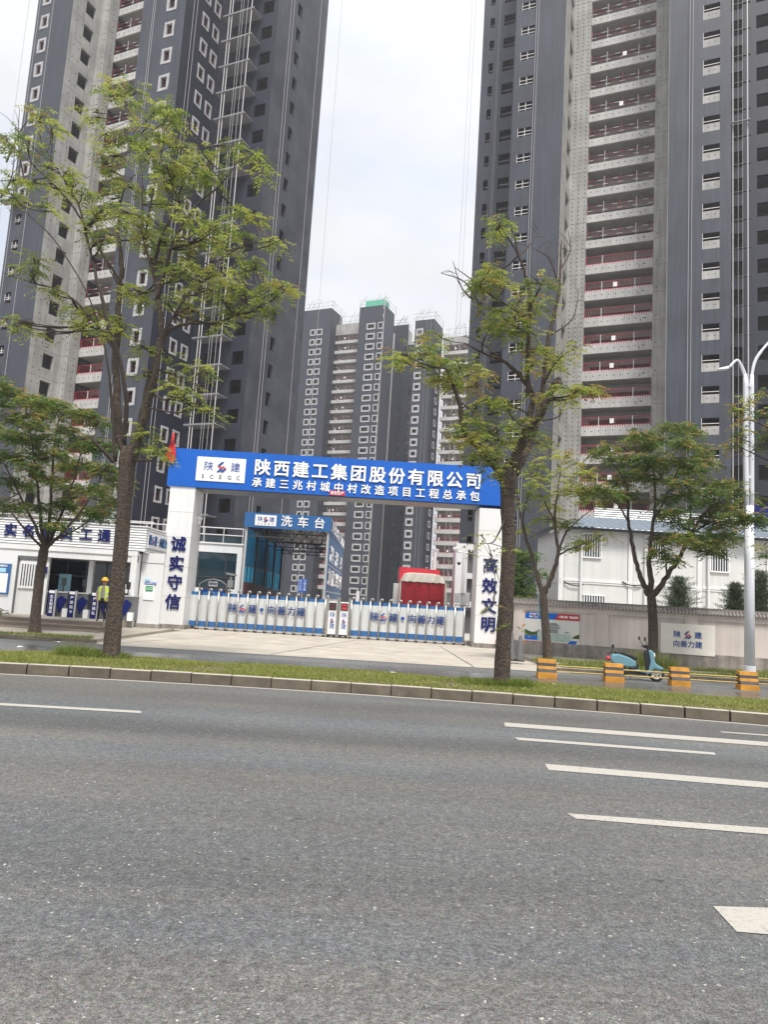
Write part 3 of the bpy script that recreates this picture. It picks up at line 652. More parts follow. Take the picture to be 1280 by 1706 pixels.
# balcony block between them, then the middle tower
def fblock(label, u0, u1, v_top, v_first, bp, seed, mtop=True):
    a0_, zt_ = fa(u0, v_top, bp); a1_, _ = fa(u1, v_top, bp); _, zf = fa((u0+u1)/2, v_first, bp)
    T = FT(label, a0_, bp, 26); ph_ = zf % 3; fls = [k for k in range(1, 30) if 3*k+ph_ < zf+1]
    balconies(T, a0_, a1_, bp, fls, ph_, 24, 2.4, seed, False)
    w = T.B(); w.box(a0_, a1_, bp, bp+12, 3*fls[-1]+ph_+2.2, zt_); w.box(a0_, a1_, bp+5, bp+12, 0, 3*fls[-1]+ph_+2.2); w.build('concrete_wall', M['conc'], T.root)
    scaffold(T, a0_+1, a1_-1, bp+1.5, bp+6, zt_, 3.0, False, seed)
    return T
fblock('far balcony block between the left and middle far towers', 250, 424, 262, 380, BP+3.6, 21)
a_l, zt = fa(428, 138, BP); a_r, _ = fa(608, 110, BP); a_c, _ = fa(578, 110, BP)
T = FT('tallest far tower with green roof netting and a bare concrete corner', a_l, BP, 28); tp = zt
w1 = fa(510, 200, BP); w2 = fa(573, 193, BP); ph = w1[1] % 3
hs = []
for k in fz:
    if 3*k+ph < w1[1]+1: hs += [(w1[0]-1.0, w1[0]+1.0, 3*k+ph-.55, 3*k+ph+.55), (w2[0]-.35, w2[0]+.75, 3*k+ph-.7, 3*k+ph+.7)]
body(T, a_l, a_r, BP, tp, hs, sm=M['far_dark'])
w = T.B(); wc = w2[0]+1.05
w.box(wc, a_r-.02, BP-.05, BP-.004, 0, tp)
rr = random.Random(5); z = 0
while z < tp-1: w.box(w2[0]+.75, wc-.004, BP-.045, BP-.006, z+(rr.random()*.8), z+1.6); z += 3
w.build('bare_concrete_strip', M['conc'], T.root)
for k in fz:
    if 3*k+ph < w1[1]+1:
        T.put(ringm(2.0, 1.1, 2.8, 1.9), 'window', (w1[0], BP, 3*k+ph)); T.put(ringm(1.1, 1.4, 1.6, 2.0), 'window', (w2[0]+.2, BP, 3*k+ph))
scaffold(T, a_l, a_r, BP+.5, BP+8, tp, 2.4, True, 4)
a0_, z0_ = fa(664, 268, BP+16); a1_, _ = fa(742, 268, BP+16)
T = FT('narrow far wing with a long vertical drain pipe', a0_, BP+16, 26)
cz = z0_ % 3
body(T, a0_-1, a1_, BP+16, z0_, [(a0_+3.6, a0_+5.2, 3*k, 3*k+1.5) for k in range(1, 26)], M['dark2'], sm=M['conc'])
w = T.B(); w.tube([(a0_+.9, BP+15, 0), (a0_+.9, BP+15, z0_-3)], .22, 6); w.build('drain_pipe', M['steel_light'], T.root)
scaffold(T, a0_, a1_, BP+16.5, BP+22, z0_, 2.0, False, 7)
a0_, z0_ = fa(744, 405, BP+14); a1_, _ = fa(822, 405, BP+14)
T = FT('low dark far wing beside the right far tower', a0_, BP+14, 22)
body(T, a0_, a1_+3, BP+14, z0_, [(a0_+2, a0_+3.2, 3*k, 3*k+1.6) for k in range(1, 22)], M['dark2'])
PB = 171.0
a_l, zt = fa(823, 232, PB); a_r, _ = fa(958, 222, PB)
T = FT('far tower right in the gap with white windows also round its corner', a_l, PB, 27)
w1 = fa(852, 313, PB); ph = w1[1] % 3
sw = (PB+3.4, PB+4.8)
ok = [k for k in fz if 3*k+ph < w1[1]+1]
body(T, a_l, a_r, PB, zt, [(w1[0]-.6, w1[0]+.6, 3*k+ph-.47, 3*k+ph+.47) for k in ok], sh=[(sw[0]+.1, sw[1]-.1, 3*k+ph-.6, 3*k+ph+.6) for k in ok])
for k in ok:
    T.put(ringm(1.2, .95, 2.0, 2.0), 'window', (w1[0], PB, 3*k+ph)); T.put(ringm(1.2, 1.2, 1.7, 1.8), 'window', (a_r, (sw[0]+sw[1])/2, 3*k+ph), PI/2)
scaffold(T, a_l, a_r, PB+.5, PB+7, zt, 2.2, False, 9)
ropes(T, [(a_l+3.5, PB-.3), (a_l+4.5, PB-.3)])
fblock('far balcony block at the right edge of the gap', 1022, 1225, 352, 455, PB+4, 33)
# ---------------------------------------------------------------- air
b = B(); b.box(-410, 410, -130, 710, -1.1, 100); hz = b.build('haze', [], kind='stuff')
hm = bpy.data.materials.new('haze_air'); hm.use_nodes = True; t_ = hm.node_tree; t_.nodes.clear()
o_ = t_.nodes.new('ShaderNodeOutputMaterial'); v_ = t_.nodes.new('ShaderNodeVolumePrincipled'); v_.inputs['Color'].default_value = (.93, .95, 1, 1); v_.inputs['Density'].default_value = .00065
v_.inputs['Anisotropy'].default_value = .2; t_.links.new(v_.outputs[0], o_.inputs['Volume']); hz.data.materials.append(hm); hz.data.polygons.foreach_set('material_index', [0]*6)
# ---------------------------------------------------------------- gate
GY = 35.0
G = thing('site_gate', 'tall white pillared construction site gate with a long blue lettered beam', 'gate', (-2.3, GY, 0))
def gb(): return B((-2.3, GY, 0))
b = gb(); b.box(-10.62, -9.38, GY, GY+1.7, .22, 6.95); b.build('left_pillar', M['pillar'], G)
b = gb(); b.box(4.72, 6.15, GY, GY+1.7, .22, 6.8); b.build('right_pillar', M['pillar'], G)
b = gb(); b.box(-10.7, -9.28, GY-.08, GY+1.8, -.02, .215); b.build('plinth', M['wallbase'], G)
b = gb(); b.box(4.62, 6.25, GY-.08, GY+1.8, -.02, .215); b.build('plinth', M['wallbase'], G)
b = gb()
for z in (1.55, 3.0, 4.45, 5.7):
    b.box(-10.626, -9.374, GY-.006, GY+1.7, z-.008, z+.008); b.box(4.714, 6.156, GY-.006, GY+1.7, z-.008, z+.008)
b.build('panel_seam', M['wallp'], G)
b = gb(); b.box(-10.8, 6.2, GY-.06, GY+1.75, 6.955, 8.86); b.build('beam', M['blue'], G)
b = gb(); b.box(-9.45, 4.7, GY+.05, GY+1.6, 6.90, 6.95); b.build('beam_underside', M['grey_metal'], G)
F_ = GY-.065
def gl(p): return (p[0]+2.3, p[1]-GY, p[2])
b = gb(); b.box(-9.4, -6.98, F_-.03, F_, 7.30, 8.50); pl = b.build('logo_plate', M['white'], G)
letters('陕 建', gl((-8.83, F_-.035, 8.03)), gl((-7.5, F_-.035, 8.03)), .45, M['logo_blue'], pl, bold=.0)
emblem(pl, gl((-8.17, F_-.05, 8.03)), .52)
letters('SCEGC', gl((-9.05, F_-.035, 7.52)), gl((-7.3, F_-.035, 7.52)), .26, M['hole'], pl, bold=.01)
letters('陕西建工集团股份有限公司', gl((-6.18, F_-.03, 8.12)), gl((4.30, F_-.03, 8.08)), .76, M['white'], G, bold=.03, ext=.03)
letters('承建三兆村城中村改造项目工程总承包', gl((-6.38, F_-.03, 7.36)), gl((4.41, F_-.03, 7.33)), .46, M['white'], G, bold=.022, ext=.03)
for ch, z in zip('诚实守信', (4.08, 3.13, 2.2, 1.27)): link(glyph(ch, M['navy'], .035, .03), 'letter', G, gl((-9.98, GY-.03, z)), (PI/2, 0, 0), scale=.69)
for ch, z in zip('高效文明', (3.98, 2.98, 2.0, 1.12)): link(glyph(ch, M['navy'], .035, .03), 'letter', G, gl((5.33, GY-.03, z)), (PI/2, 0, 0), scale=.69)
b = gb(); b.box(-2.75, -1.98, F_-.03, F_, 6.98, 7.20); led = b.build('small_notice', M['cloth'], G)
letters('安全生产', gl((-2.62, F_-.033, 7.09)), gl((-2.12, F_-.033, 7.09)), .17, M['white'], led)
def cloth(c, w, h, label, seed):
    rr = random.Random(seed); b = B(); n, m_ = 12, 12; g_ = {}
    for i in range(n+1):
        for j in range(m_+1):
            v = j/m_; u = i/n-.5
            g_[i, j] = (c[0]+u*w*(.18+.82*v**.7)-.12*v*w, c[1]-.10-.06*math.sin(u*22+v*2)*v-.02, c[2]-h*v*(1+.12*math.sin(u*9)))
    for i in range(n):
        for j in range(m_): b.face([g_[i, j], g_[i+1, j], g_[i+1, j+1], g_[i, j+1]])
    b.tube([(c[0]-.02, c[1]-.1, c[2]-.15), (c[0], c[1]-.12, c[2]+.5*h)], [.09, .045], 7)
    o = b.build('red_cloth', M['cloth'], smooth=True); return tag(o, label, 'cloth', 'red cloths tied to the gate')
cloth((-10.66, GY-.08, 9.12), .62, .95, 'red cloth tied over the left upper corner of the blue gate beam', 1)
cloth((6.05, GY-.08, 8.25), .45, .75, 'red cloth hanging at the right end of the blue gate beam', 2)
cloth((6.0, GY-.1, 1.0), .5, .65, 'red cloth hanging low on the right gate pillar beside the tree trunk', 3)

# ---------------------------------------------------------------- retractable barrier
BY = 36.1
M['navy2'] = mat('barrier_letter_blue', (.006, .035, .17), .7, spec=.2)
def barrier(x0, n, pitch, label, txtx, txt, lastx):
    T_ = thing('retractable_gate', label, 'gate', (x0, BY, 0), group='two halves of the retractable gate')
    pb = B(); pb.tube([(0, 0, .12), (0, 0, 1.93)], .045, 8); pb.tube([(0, 0, 1.93), (.03, -.02, 2.02), (.11, -.05, 2.03), (.15, -.06, 1.95)], .045, 8)
    pb.box(-.09, .09, -.10, .10, .06, .13)
    pm_ = pb.mesh('post', M['steel'], True)
    wb = B()
    for yy in (-.08, .08): wb.lathe([(0, -.03), (.06, -.03), (.06, .03), (0, .03)], (0, yy, .062), 'y', 12)
    wm = wb.mesh('wheel', M['tyre'])
    pw = pitch-.075; nb_ = 3
    qb = B()
    for i in range(nb_):
        a, c = .04+pw*i/nb_, .04+pw*(i+1)/nb_; y0, y1 = (0, .045) if i % 2 else (.045, 0)
        for z0, z1, mi in ((.16, .42, 1), (.42, 1.70, 0), (1.70, 1.86, 1)):
            qb.hexa([(a, y0, z0), (c, y1, z0), (c, y1+.012, z0), (a, y0+.012, z0)], [(a, y0, z1), (c, y1, z1), (c, y1+.012, z1), (a, y0+.012, z1)], mi)
    qm = qb.mesh('panel', [M['slat'], M['blue_dark']])
    for i in range(n+1):
        q = link(pm_, 'post', T_, (i*pitch, -.03, 0)); link(wm, 'wheel', q, (0, 0, 0))
        if i < n: link(qm, 'panel', T_, (i*pitch, 0, 0))
    if lastx: link(qm, 'panel', T_, (-pitch, 0, 0))
    for ch, xx in zip(txt, txtx):
        if ch == '@': emblem(T_, (xx-x0, -.055, 1.15), .40)
        elif ch == ' ': continue
        elif ch == '·':
            b = B(); b.lathe([(.09, 0), (.09, -.015), (0, -.015)], (xx-x0, -.05, 1.15), 'y', 14); b.build('dot', M['logo_blue'], T_)
        else: link(glyph(ch, M['navy2'], .018, .015), 'letter', T_, (xx-x0, -.055, 1.15), (PI/2, 0, 0), scale=.41)
    return T_
def X(px, y, Y=BY): return at(px, y, Y).x
barrier(X(330.3, 1010), 13, .487, 'left half of the white and blue retractable gate between steel posts', [X(p, 1018) for p in (387, 403, 420, 436, 452, 468.5, 485, 501)], '陕@建·向善力建', True)
barrier(X(584.6, 1030), 12, .472, 'right half of the white and blue retractable gate in front of the red truck', [X(p, 1030) for p in (623, 638.5, 655, 671, 686, 702, 717.5, 733)], '陕@建·向善力建', False)
for i, (px, lab) in enumerate(((553.5, 'left motor head of the retractable gate with steel frame'), (573, 'right motor head of the retractable gate with red lit display'))):
    x0 = X(px, 1030); T_ = thing('gate_motor_head', lab, 'gate motor', (x0, BY, 0), group='motor heads of the retractable gate')
    b = B(); b.box(-.20, .20, -.12, .25, .16, 1.78); b.build('body', M['white_metal'], T_, bevel=.01)
    b = B()
    for sx in (-.245, .245): b.tube([(sx, -.12, .06), (sx, -.12, 2.0)], .045, 8); b.tube([(sx, .22, .06), (sx, .22, 2.0)], .04, 8)
    b.build('steel_frame', M['steel'], T_)
    b = B(); b.box(-.18, .18, -.15, -.12, 1.36, 1.72); d = b.build('display', M['black'], T_)
    b = B(); b.box(-.13, .13, -.158, -.15, 1.42, 1.52); b.box(-.13, .13, -.158, -.15, 1.58, 1.66); b.build('display_row', M['logo_red'] if i else M['maroon'], d)
    link(glyph('陕', M['logo_blue'], .0, .01), 'letter', T_, (0, -.125, 1.12), (PI/2, 0, 0), scale=.25)
    emblem(T_, (0, -.14, .84), .22); link(glyph('建', M['logo_blue'], .0, .01), 'letter', T_, (0, -.125, .56), (PI/2, 0, 0), scale=.25)
    b = B()
    for sx in (-.15, .15):
        for sy in (-.1, .2): b.lathe([(0, -.03), (.07, -.03), (.07, .03), (0, .03)], (sx, sy, .07), 'y', 12)
    b.box(-.22, .22, -.14, .26, .10, .16, 0); b.build('wheels', M['tyre'], T_)

# ---------------------------------------------------------------- truck wash shed
sx0, sx1, sy0, sy1 = -8.1, -3.15, 42.0, 58.0
SH = thing('truck_wash_shed', 'long blue truck wash shed with open front behind the gate', 'shed', (-5.6, 42, 0))
def sb(): return B((-5.6, 42, 0))
def sl_(p): return (p[0]+5.6, p[1]-42, p[2])
for x in (sx0+.06, sx1-.06):
    for k in range(5):
        y = sy0+.1+(sy1-sy0-.2)*k/4
        b = sb(); b.box(x-.07, x+.07, y-.07, y+.07, 0, 5.8); b.build('post', M['steel_light'] if k == 0 else M['dark_metal'], SH)
b = sb(); b.box(sx0, sx1, sy0-.08, sy0, 5.80, 6.68); f0 = b.build('front_fascia', M['blue_dark'], SH)
b = sb(); b.box(sx1, sx1+.07, sy0-.08, sy1, 5.80, 6.68); f1 = b.build('side_fascia', M['blue_dark'], SH)
b = sb(); b.box(sx0-.07, sx0, sy0-.08, sy1, 5.80, 6.68); b.build('side_fascia', M['blue_dark'], SH)
b = sb(); b.box(sx0, sx1, sy0+.01, sy1, 6.3, 6.36); b.build('roof', M['grey_metal'], SH)
for k in range(4):
    y0, y1 = sy0+.2+k*3.95, sy0+.1+(k+1)*3.95
    b = sb(); b.box(sx1+.01, sx1+.05, y0-.1, y1+.0, 1.9, 5.78); b.build('side_panel', M['blue_dark'], SH)
    b = sb(); b.box(sx1+.01, sx1+.045, y0-.1, y1, .1, 1.88); b.build('lower_panel', M['white_metal'], SH)
    b = sb(); b.face([(sx0-.03, y0, 3.6), (sx0-.03, y1, 3.6), (sx0-.03, y1, 5.78), (sx0-.03, y0, 5.78)]); b.build('side_panel', M['teal'], SH)
    b = sb(); b.face([(sx0-.03, y0, 2.0), (sx0-.03, y1, 2.0), (sx0-.03, y1, 3.57), (sx0-.03, y0, 3.57)]); b.build('side_panel', M['sky_sheet'], SH)
    b = sb(); b.box(sx0-.02, sx0+.12, y0+(.6 if k == 0 else 0), y1, .0, 2.6-.1*k); b.build('splash_board', M['maroon'], SH)
    for z in (2.0, 3.58):
        b = sb(); b.box(sx0, sx0+.06, y0, y1, z-.03, z+.03); b.build('side_rail', M['dark_metal'], SH)
    for yy in (y0+1.3, y0+2.6):
        b = sb(); b.box(sx0, sx0+.05, yy-.03, yy+.03, 0, 3.6); b.build('side_stud', M['dark_metal'], SH)
for k in range(5):
    y = sy0+.12+(sy1-sy0-.3)*k/4; b = sb()
    b.box(sx0, sx1, y-.03, y+.03, 5.27, 5.33); b.box(sx0, sx1, y-.03, y+.03, 6.2, 6.26)
    for i in range(8):
        x = sx0+(sx1-sx0)*i/7; b.box(x-.02, x+.02, y-.02, y+.02, 5.33, 6.18)
        if i < 7: b.tube([(x, y, 5.3 if i % 2 else 6.2), (x+(sx1-sx0)/7, y, 6.2 if i % 2 else 5.3)], .025, 5)
    b.build('roof_truss', M['dark_metal'], SH)
for z in (3.9,):
    b = sb(); b.box(sx1+.052, sx1+.065, sy0+.1, sy1-.1, z-.02, z+.02); b.box(sx1+.052, sx1+.065, sy0+.1, sy1-.1, 2.3, 2.34); b.build('white_stripe', M['white'], SH)
b = sb(); b.box(-7.55, -6.3, sy0-.11, sy0-.082, 5.93, 6.56); pl = b.build('logo_plate', M['white'], f0 and SH)
letters('陕 建', sl_((-7.28, sy0-.115, 6.30)), sl_((-6.58, sy0-.115, 6.30)), .30, M['logo_blue'], pl, bold=0)
emblem(pl, sl_((-6.93, sy0-.125, 6.31)), .30)
letters('SCEGC', sl_((-7.35, sy0-.115, 6.04)), sl_((-6.52, sy0-.115, 6.04)), .13, M['hole'], pl)
letters('洗车台', sl_((-5.72, sy0-.1, 6.25)), sl_((-3.78, sy0-.1, 6.25)), .62, M['white'], SH, bold=.02)
rs = (PI/2, 0, PI/2)
letters('陕西建工集团 文明施工', sl_((sx1+.09, 43.4, 6.24)), sl_((sx1+.09, 57.2, 6.24)), (1.05, .62, 1), M['white'], SH, rot=rs, bold=.03)
letters('净车 洗车 出车', sl_((sx1+.075, 43.8, 4.55)), sl_((sx1+.075, 55.8, 4.55)), (1.25, .95, 1), M['white'], SH, rot=rs, bold=.03)
letters('文明施工绿色环保', sl_((sx1+.075, 43.2, 3.15)), sl_((sx1+.075, 56.8, 3.15)), (1.5, .95, 1), M['white'], SH, rot=rs, bold=.03)
for yy in (43.6, 47.2, 51):
    b = sb(); b.box(sx1+.047, sx1+.055, yy, yy+1.7, 1.15, 1.75); b.build('printed_notice', M['tarp'], SH)
# blue direction board inside the shed
t_ = thing('direction_board', 'pair of upright blue direction boards seen through the wash shed', 'sign', (-7.0, 62, 0))
c0 = at(504, 975, 62)
for k in (-1, 1):
    b = B(); b.box(c0.x+7.0+k*.19-.17, c0.x+7.0+k*.19+.17, -.04, .0, c0.z-.6, c0.z+.55); q = b.build('board', M['blue'], t_)
    for i, ch in enumerate('工程车辆' if k > 0 else '出口方向'): link(glyph(ch, M['white'], .01, .01), 'letter', q, (c0.x+7.0+k*.19, -.05, c0.z+.38-i*.25), (PI/2, 0, 0), scale=.2)
b = B(); b.tube([(c0.x+7, .03, 0), (c0.x+7, .03, c0.z+.5)], .04, 8); b.build('pole', M['steel_light'], t_)

# ---------------------------------------------------------------- red dump truck, seen from behind
tx_ = 2.42; TR = thing('dump_truck', 'red dump truck with cream tarpaulin parked behind the gate', 'truck', (tx_, 40, 0))
b = B(); b.box(-1.2, 1.2, 0, 5.6, 1.0, 3.18); b.build('cargo_box', M['red'], TR, bevel=.03)
b = B(); b.box(-1.17, 1.17, -.06, -.005, 1.05, 3.1)
tg = b.build('tailgate', M['red'], TR)
b = B()
for x in (-1.17, -.42, .36, 1.07): b.box(x, x+.1, -.16, -.065, 1.05, 3.1)
b.box(.46, 1.07, -.15, -.065, 2.2, 2.28); b.box(-1.07, 1.07, -.15, -.065, 1.72, 1.8); b.build('rib', M['red'], tg)
b = B(); b.box(-1.3, -1.21, -.1, .1, 1.0, 3.12); b.box(1.21, 1.3, -.1, .1, 1.0, 3.12); b.build('worn_edge', M['tarp'], TR)
b = B(); n = 14; pts0 = []; pts1 = []
for i in range(n+1):
    u = i/n*2-1; zz = 3.14+.46*(1-abs(u)**6)**.5; pts0.append((u*1.26, -.12-.05*math.sin(i*2.3), zz)); pts1.append((u*1.22, 1.6, zz+.1))
lo = [(u*1.26, -.16+.05*math.sin(j*1.9), 3.13+.02*math.sin(j*2.7)) for j, u in ((j, j/n*2-1) for j in range(n+1))]
for i in range(n):
    b.face([lo[i], lo[i+1], pts0[i+1], pts0[i]]); b.face([pts0[i], pts0[i+1], pts1[i+1], pts1[i]])
b.build('tarpaulin', M['tarp'], TR, smooth=False)
b = B(); b.hexa([(-1.3, 1.2, 3.2), (1.12, 1.2, 3.2), (1.12, 5.6, 3.2), (-1.3, 5.6, 3.2)], [(-1.32, 1.3, 3.98), (.98, 1.3, 3.92), (.95, 5.4, 3.9), (-1.32, 5.4, 3.98)]); b.build('front_board', M['red'], TR)
b = B(); b.box(-1.62, -1.33, .4, 1.6, 1.4, 3.0); b.build('side_box', M['cream'], TR)
b = B(); b.box(-1.1, 1.1, .1, 6, .75, .98); b.box(-.5, .5, .2, 8, .6, .8); b.build('chassis', M['dark_metal'], TR)
b = B(); b.box(-1.2, 1.2, 5.9, 7.9, .7, 3.3); b.build('cab', M['red'], TR, bevel=.08)
for sx in (-.95, .95):
    for yy in (1.2, 2.5, 6.8):
        b = B(); b.lathe([(0, -.18), (.3, -.18), (.5, -.16), (.52, 0), (.5, .16), (.3, .18), (0, .18)], (sx, yy, .52), 'x', 20); b.build('wheel', M['tyre'], TR)

# ---------------------------------------------------------------- thin white mast, hoist, camera pole behind the gate
b = B(); P_ = at(725, 930, 44); b.tube([(P_.x, 44, 0), (P_.x+.02, 44, at(725, 918, 44).z)], .09, 10); b.lathe([(.11, 0), (.13, .12), (0, .16)], (P_.x+.02, 44, at(725, 918, 44).z), 'z', 10)
tag(b.build('white_post', M['white_metal']), 'slim plain white post rising behind the red truck', 'post')
HX = 4.5
H_ = thing('material_hoist', 'pale steel framed hoist booth with dark openings beside the right gate pillar', 'hoist', (5.4, 43, 0))
b = B(); b.box(-.92, -.3, 0, 1.6, 0, 5.7); b.build('pale_panel', M['white_metal'], H_)
b = B()
for z in (0, 1.9, 3.6, 5.35): b.box(-.28, 1.6, 0, 1.5, z, z+.34)
b.box(1.5, 1.7, 0, 1.6, 0, 5.7); b.box(-.3, -.2, -.05, 1.5, 0, 5.68); b.build('frame', M['white_metal'], H_)
for z in (.36, 2.26, 3.96):
    b = B(); b.box(-.2, 1.48, .35, .4, z, z+1.36); b.build('pane', M['grey_metal'], H_)
CP = thing('camera_mast', 'cream surveillance camera mast with arms and boxes in front of the hoist', 'camera mast', (at(772, 960, 40).x, 40, 0))
b = B(); b.tube([(0, 0, 0), (0, 0, 5.0)], [.11, .07], 10); b.build('pole', M['white_metal'], CP)
b = B(); b.tube([(-.5, 0, 4.95), (.62, -.02, 4.88)], .035, 8); b.build('arm', M['white_metal'], CP)
for x, z in ((-.5, 5.1), (.5, 5.05)):
    b = B(); b.box(x-.16, x+.16, -.3, .1, z-.07, z+.07); b.build('camera', M['white_metal'], CP, bevel=.02)
b = B(); b.lathe([(.1, .18), (.12, .05), (.12, 0)], (-.28, -.1, 4.35), 'z', 14); b.tube([(-.28, -.1, 4.5), (-.28, 0, 4.9)], .03, 6); q = b.build('dome_camera', M['white_metal'], CP)
b = B(); b.ellipsoid((-.28, -.1, 4.33), (.1, .1, .14)); b.build('lens', M['black'], q)
for x, z, h in ((-.28, 2.1, .55), (.26, 2.0, .7)):
    b = B(); b.box(x-.14, x+.14, -.2, .05, z, z+h); b.build('control_box', M['white_metal'], CP, bevel=.02)
b = B(); b.box(-.2, .42, -.12, -.05, 2.6, 2.66); b.box(-.2, .42, -.12, -.05, 1.95, 2.0); b.build('bracket', M['steel'], CP)
# small white sign on the barrier top
b = B(); P_ = at(596, 996, 37.5); b.box(P_.x-.09, P_.x+.09, 37.5, 37.53, 1.75, 2.38); b.tube([(P_.x, 37.55, 0), (P_.x, 37.55, 2.2)], .02, 6)
tag(b.build('small_sign', M['white']), 'small upright white sign just right of the gate motor heads', 'sign')
# dome camera on the left pillar
b = B(); P_ = at(332, 866, 36.0); b.lathe([(.02, .3), (.16, .12), (.17, 0)], tuple(P_), 'z', 14); b.ellipsoid((P_.x, P_.y, P_.z-.05), (.12, .12, .22)); b.tube([(P_.x-.3, P_.y, P_.z+.22), (P_.x, P_.y, P_.z+.28)], .03, 6)
tag(b.build('dome_camera', M['white_metal']), 'white dome camera on the inner side of the left gate pillar', 'camera')

# ---------------------------------------------------------------- container office with roof railing (left, behind the gate)
OF = thing('site_office', 'white site office with a dark window and glazed roof railing behind the left pillar', 'office', (-12, 46, 0))
def ob(): return B((-12, 46, 0))
xr_ = -8.93
b = ob(); b.box(-18, xr_, 46, 46.1, .1, 2.12); b.box(-18, xr_, 46, 46.1, 4.42, 4.95); b.box(-18, xr_, 46.1, 52, .1, .2); b.box(-18, xr_, 46.1, 52, 4.85, 4.95); b.box(-9.25, xr_, 46.0, 46.1, 2.121, 4.419); b.box(-18, -13.0, 46.0, 46.1, 2.121, 4.419)
b.box(xr_-.1, xr_, 46.11, 52, .21, 4.849); b.box(-18, xr_, 52, 52.1, .1, 4.95); b.build('wall', M['white_metal'], OF)
b = ob(); b.box(-13, -9.25, 46.04, 46.06, 2.12, 4.42); wd = b.build('window', M['glass'], OF)
b = ob(); b.box(-13, -9.25, 45.99, 46.035, 2.80, 2.86); b.box(-9.95, -9.90, 45.99, 46.035, 2.12, 4.42); b.box(-11.7, -11.65, 45.99, 46.035, 2.12, 4.42); b.build('mullion', M['dark_metal'], wd)
b = ob(); b.box(-18, xr_+.05, 45.93, 52.1, 4.955, 5.05); b.build('roof_slab', M['white_metal'], OF)
for i in range(6):
    x = -8.98-i*1.25
    b = ob(); b.box(x-.03, x+.03, 45.97, 46.03, 5.05, 6.0); b.build('railing_post', M['steel_light'], OF)
for i in range(1, 5):
    b = ob(); b.box(-9.01, -8.95, 46+i*1.3-.03, 46+i*1.3+.03, 5.05, 6.0); b.build('railing_post', M['steel_light'], OF)
for z in (5.55, 6.0):
    b = ob(); b.tube([(-18, 46, z), (-8.98, 46, z)], .035, 8); b.build('rail', M['rail_white'], OF); b = ob(); b.tube([(-8.98, 46, z), (-8.98, 52, z)], .035, 8); b.build('rail', M['rail_white'], OF)
b = ob(); b.box(-18, -9.02, 46.04, 46.05, 5.1, 5.5); b.box(-8.97, -8.96, 46.1, 51.9, 5.1, 5.5); b.build('glass_panel', M['glass'], OF)
letters('安全第一', (3.09, 1.4, 3.9), (3.09, 1.4, 2.6), .42, M['teal'], OF, rot=rs, bold=.0)
# site entrance lane frame with blue board
LF = thing('lane_barrier', 'lane barrier with arched bar, white plate and blue lettered board behind the gate', 'barrier', (-10.2, 40, 0))
c0 = at(355, 975, 40); dx = c0.x+10.2
b = B(); b.tube([(dx-.75, 0, 0), (dx-.75, 0, c0.z+.05), (dx-.4, 0, c0.z+.26), (dx, 0, c0.z+.33), (dx+.4, 0, c0.z+.26), (dx+.75, 0, c0.z+.05), (dx+.75, 0, 0)], .035, 8); b.build('arched_bar', M['steel'], LF)
b = B(); b.box(dx-.75, dx+.75, .05, .5, 1.2, c0.z-.1); b.box(dx-.75, dx+.75, -.03, .04, c0.z-.25, c0.z-.18); b.build('cabinet', M['grey_metal'], LF)
b = B(); b.box(dx-.62, dx+.62, -.06, -.03, c0.z-.62, c0.z-.27); q = b.build('blue_board', M['blue'], LF)
letters('陕建一建', (dx-.1, -.07, c0.z-.45), (dx+.35, -.07, c0.z-.45), .17, M['white'], q)
b = B(); b.box(dx-.25, dx+.25, -.08, -.05, c0.z-.06, c0.z+.20); q = b.build('white_plate', M['white'], LF); letters('洗车台', (dx-.15, -.09, c0.z+.08), (dx+.15, -.09, c0.z+.08), .15, M['navy'], q)
for sx, w_, h_, z_ in ((-1.1, .12, .3, -.05), (-1.25, .1, .2, -.15)):
    b = B(); b.box(dx+sx-w_/2, dx+sx+w_/2, -.1, .1, c0.z+z_, c0.z+z_+h_); b.tube([(dx+sx, 0, 0), (dx+sx, 0, c0.z)], .04, 8); b.build('sensor_post', M['steel_light'], LF)
b = B(); c1 = at(384, 970, 39.5); b.box(c1.x+10.2-.14, c1.x+10.2+.14, -.6, -.4, c1.z-.28, c1.z+.12); b.tube([(c1.x+10.2, -.5, 0), (c1.x+10.2, -.5, c1.z+.3)], .05, 8); b.build('ticket_box', M['cream'], LF)
b = B(); b.hexa([(c1.x+9.98, -.7, c1.z+.40), (c1.x+10.5, -.7, c1.z+.35), (c1.x+10.5, -.3, c1.z+.35), (c1.x+9.98, -.3, c1.z+.4)], [(c1.x+9.94, -.7, c1.z+.52), (c1.x+10.45, -.7, c1.z+.46), (c1.x+10.45, -.3, c1.z+.46), (c1.x+9.94, -.3, c1.z+.52)]); b.build('solar_plate', M['steel_light'], LF)
# ---------------------------------------------------------------- entrance house (left)
HY = 32.0
EH = thing('entrance_house', 'white entrance house with ribbed sign fascia and open turnstile passage', 'gatehouse', (-14, HY, 0))
def hb_(): return B((-14, HY, 0))
xr = -10.85; xl = -24.0; PZ = .42
b = hb_(); b.box(xl, at(25, 980, HY).x-.06, HY, HY+.12, PZ, 2.98); b.build('wall', M['white_metal'], EH)
b = hb_(); b.box(xl, xr, HY, HY+.12, 2.98, 3.26); b.build('lintel', M['white_metal'], EH)
b = hb_(); b.box(xl, xr, HY-.05, HY+.16, 3.265, 3.5); b.build('beam', M['pillar'], EH)
b = hb_(); b.box(-11.12, xr, HY-.04, HY+.16, PZ, 3.26); b.build('corner_post', M['pillar'], EH)
b = hb_(); b.box(xr-.1, xr, HY+.17, 38, .1, 3.5); b.build('side_wall', M['white_metal'], EH)
b = hb_(); b.box(xl, xr, HY+.17, 38, 3.4, 3.5); b.box(xl, xr, 37.9, 38, .1, 3.39); b.build('roof', M['white_metal'], EH)
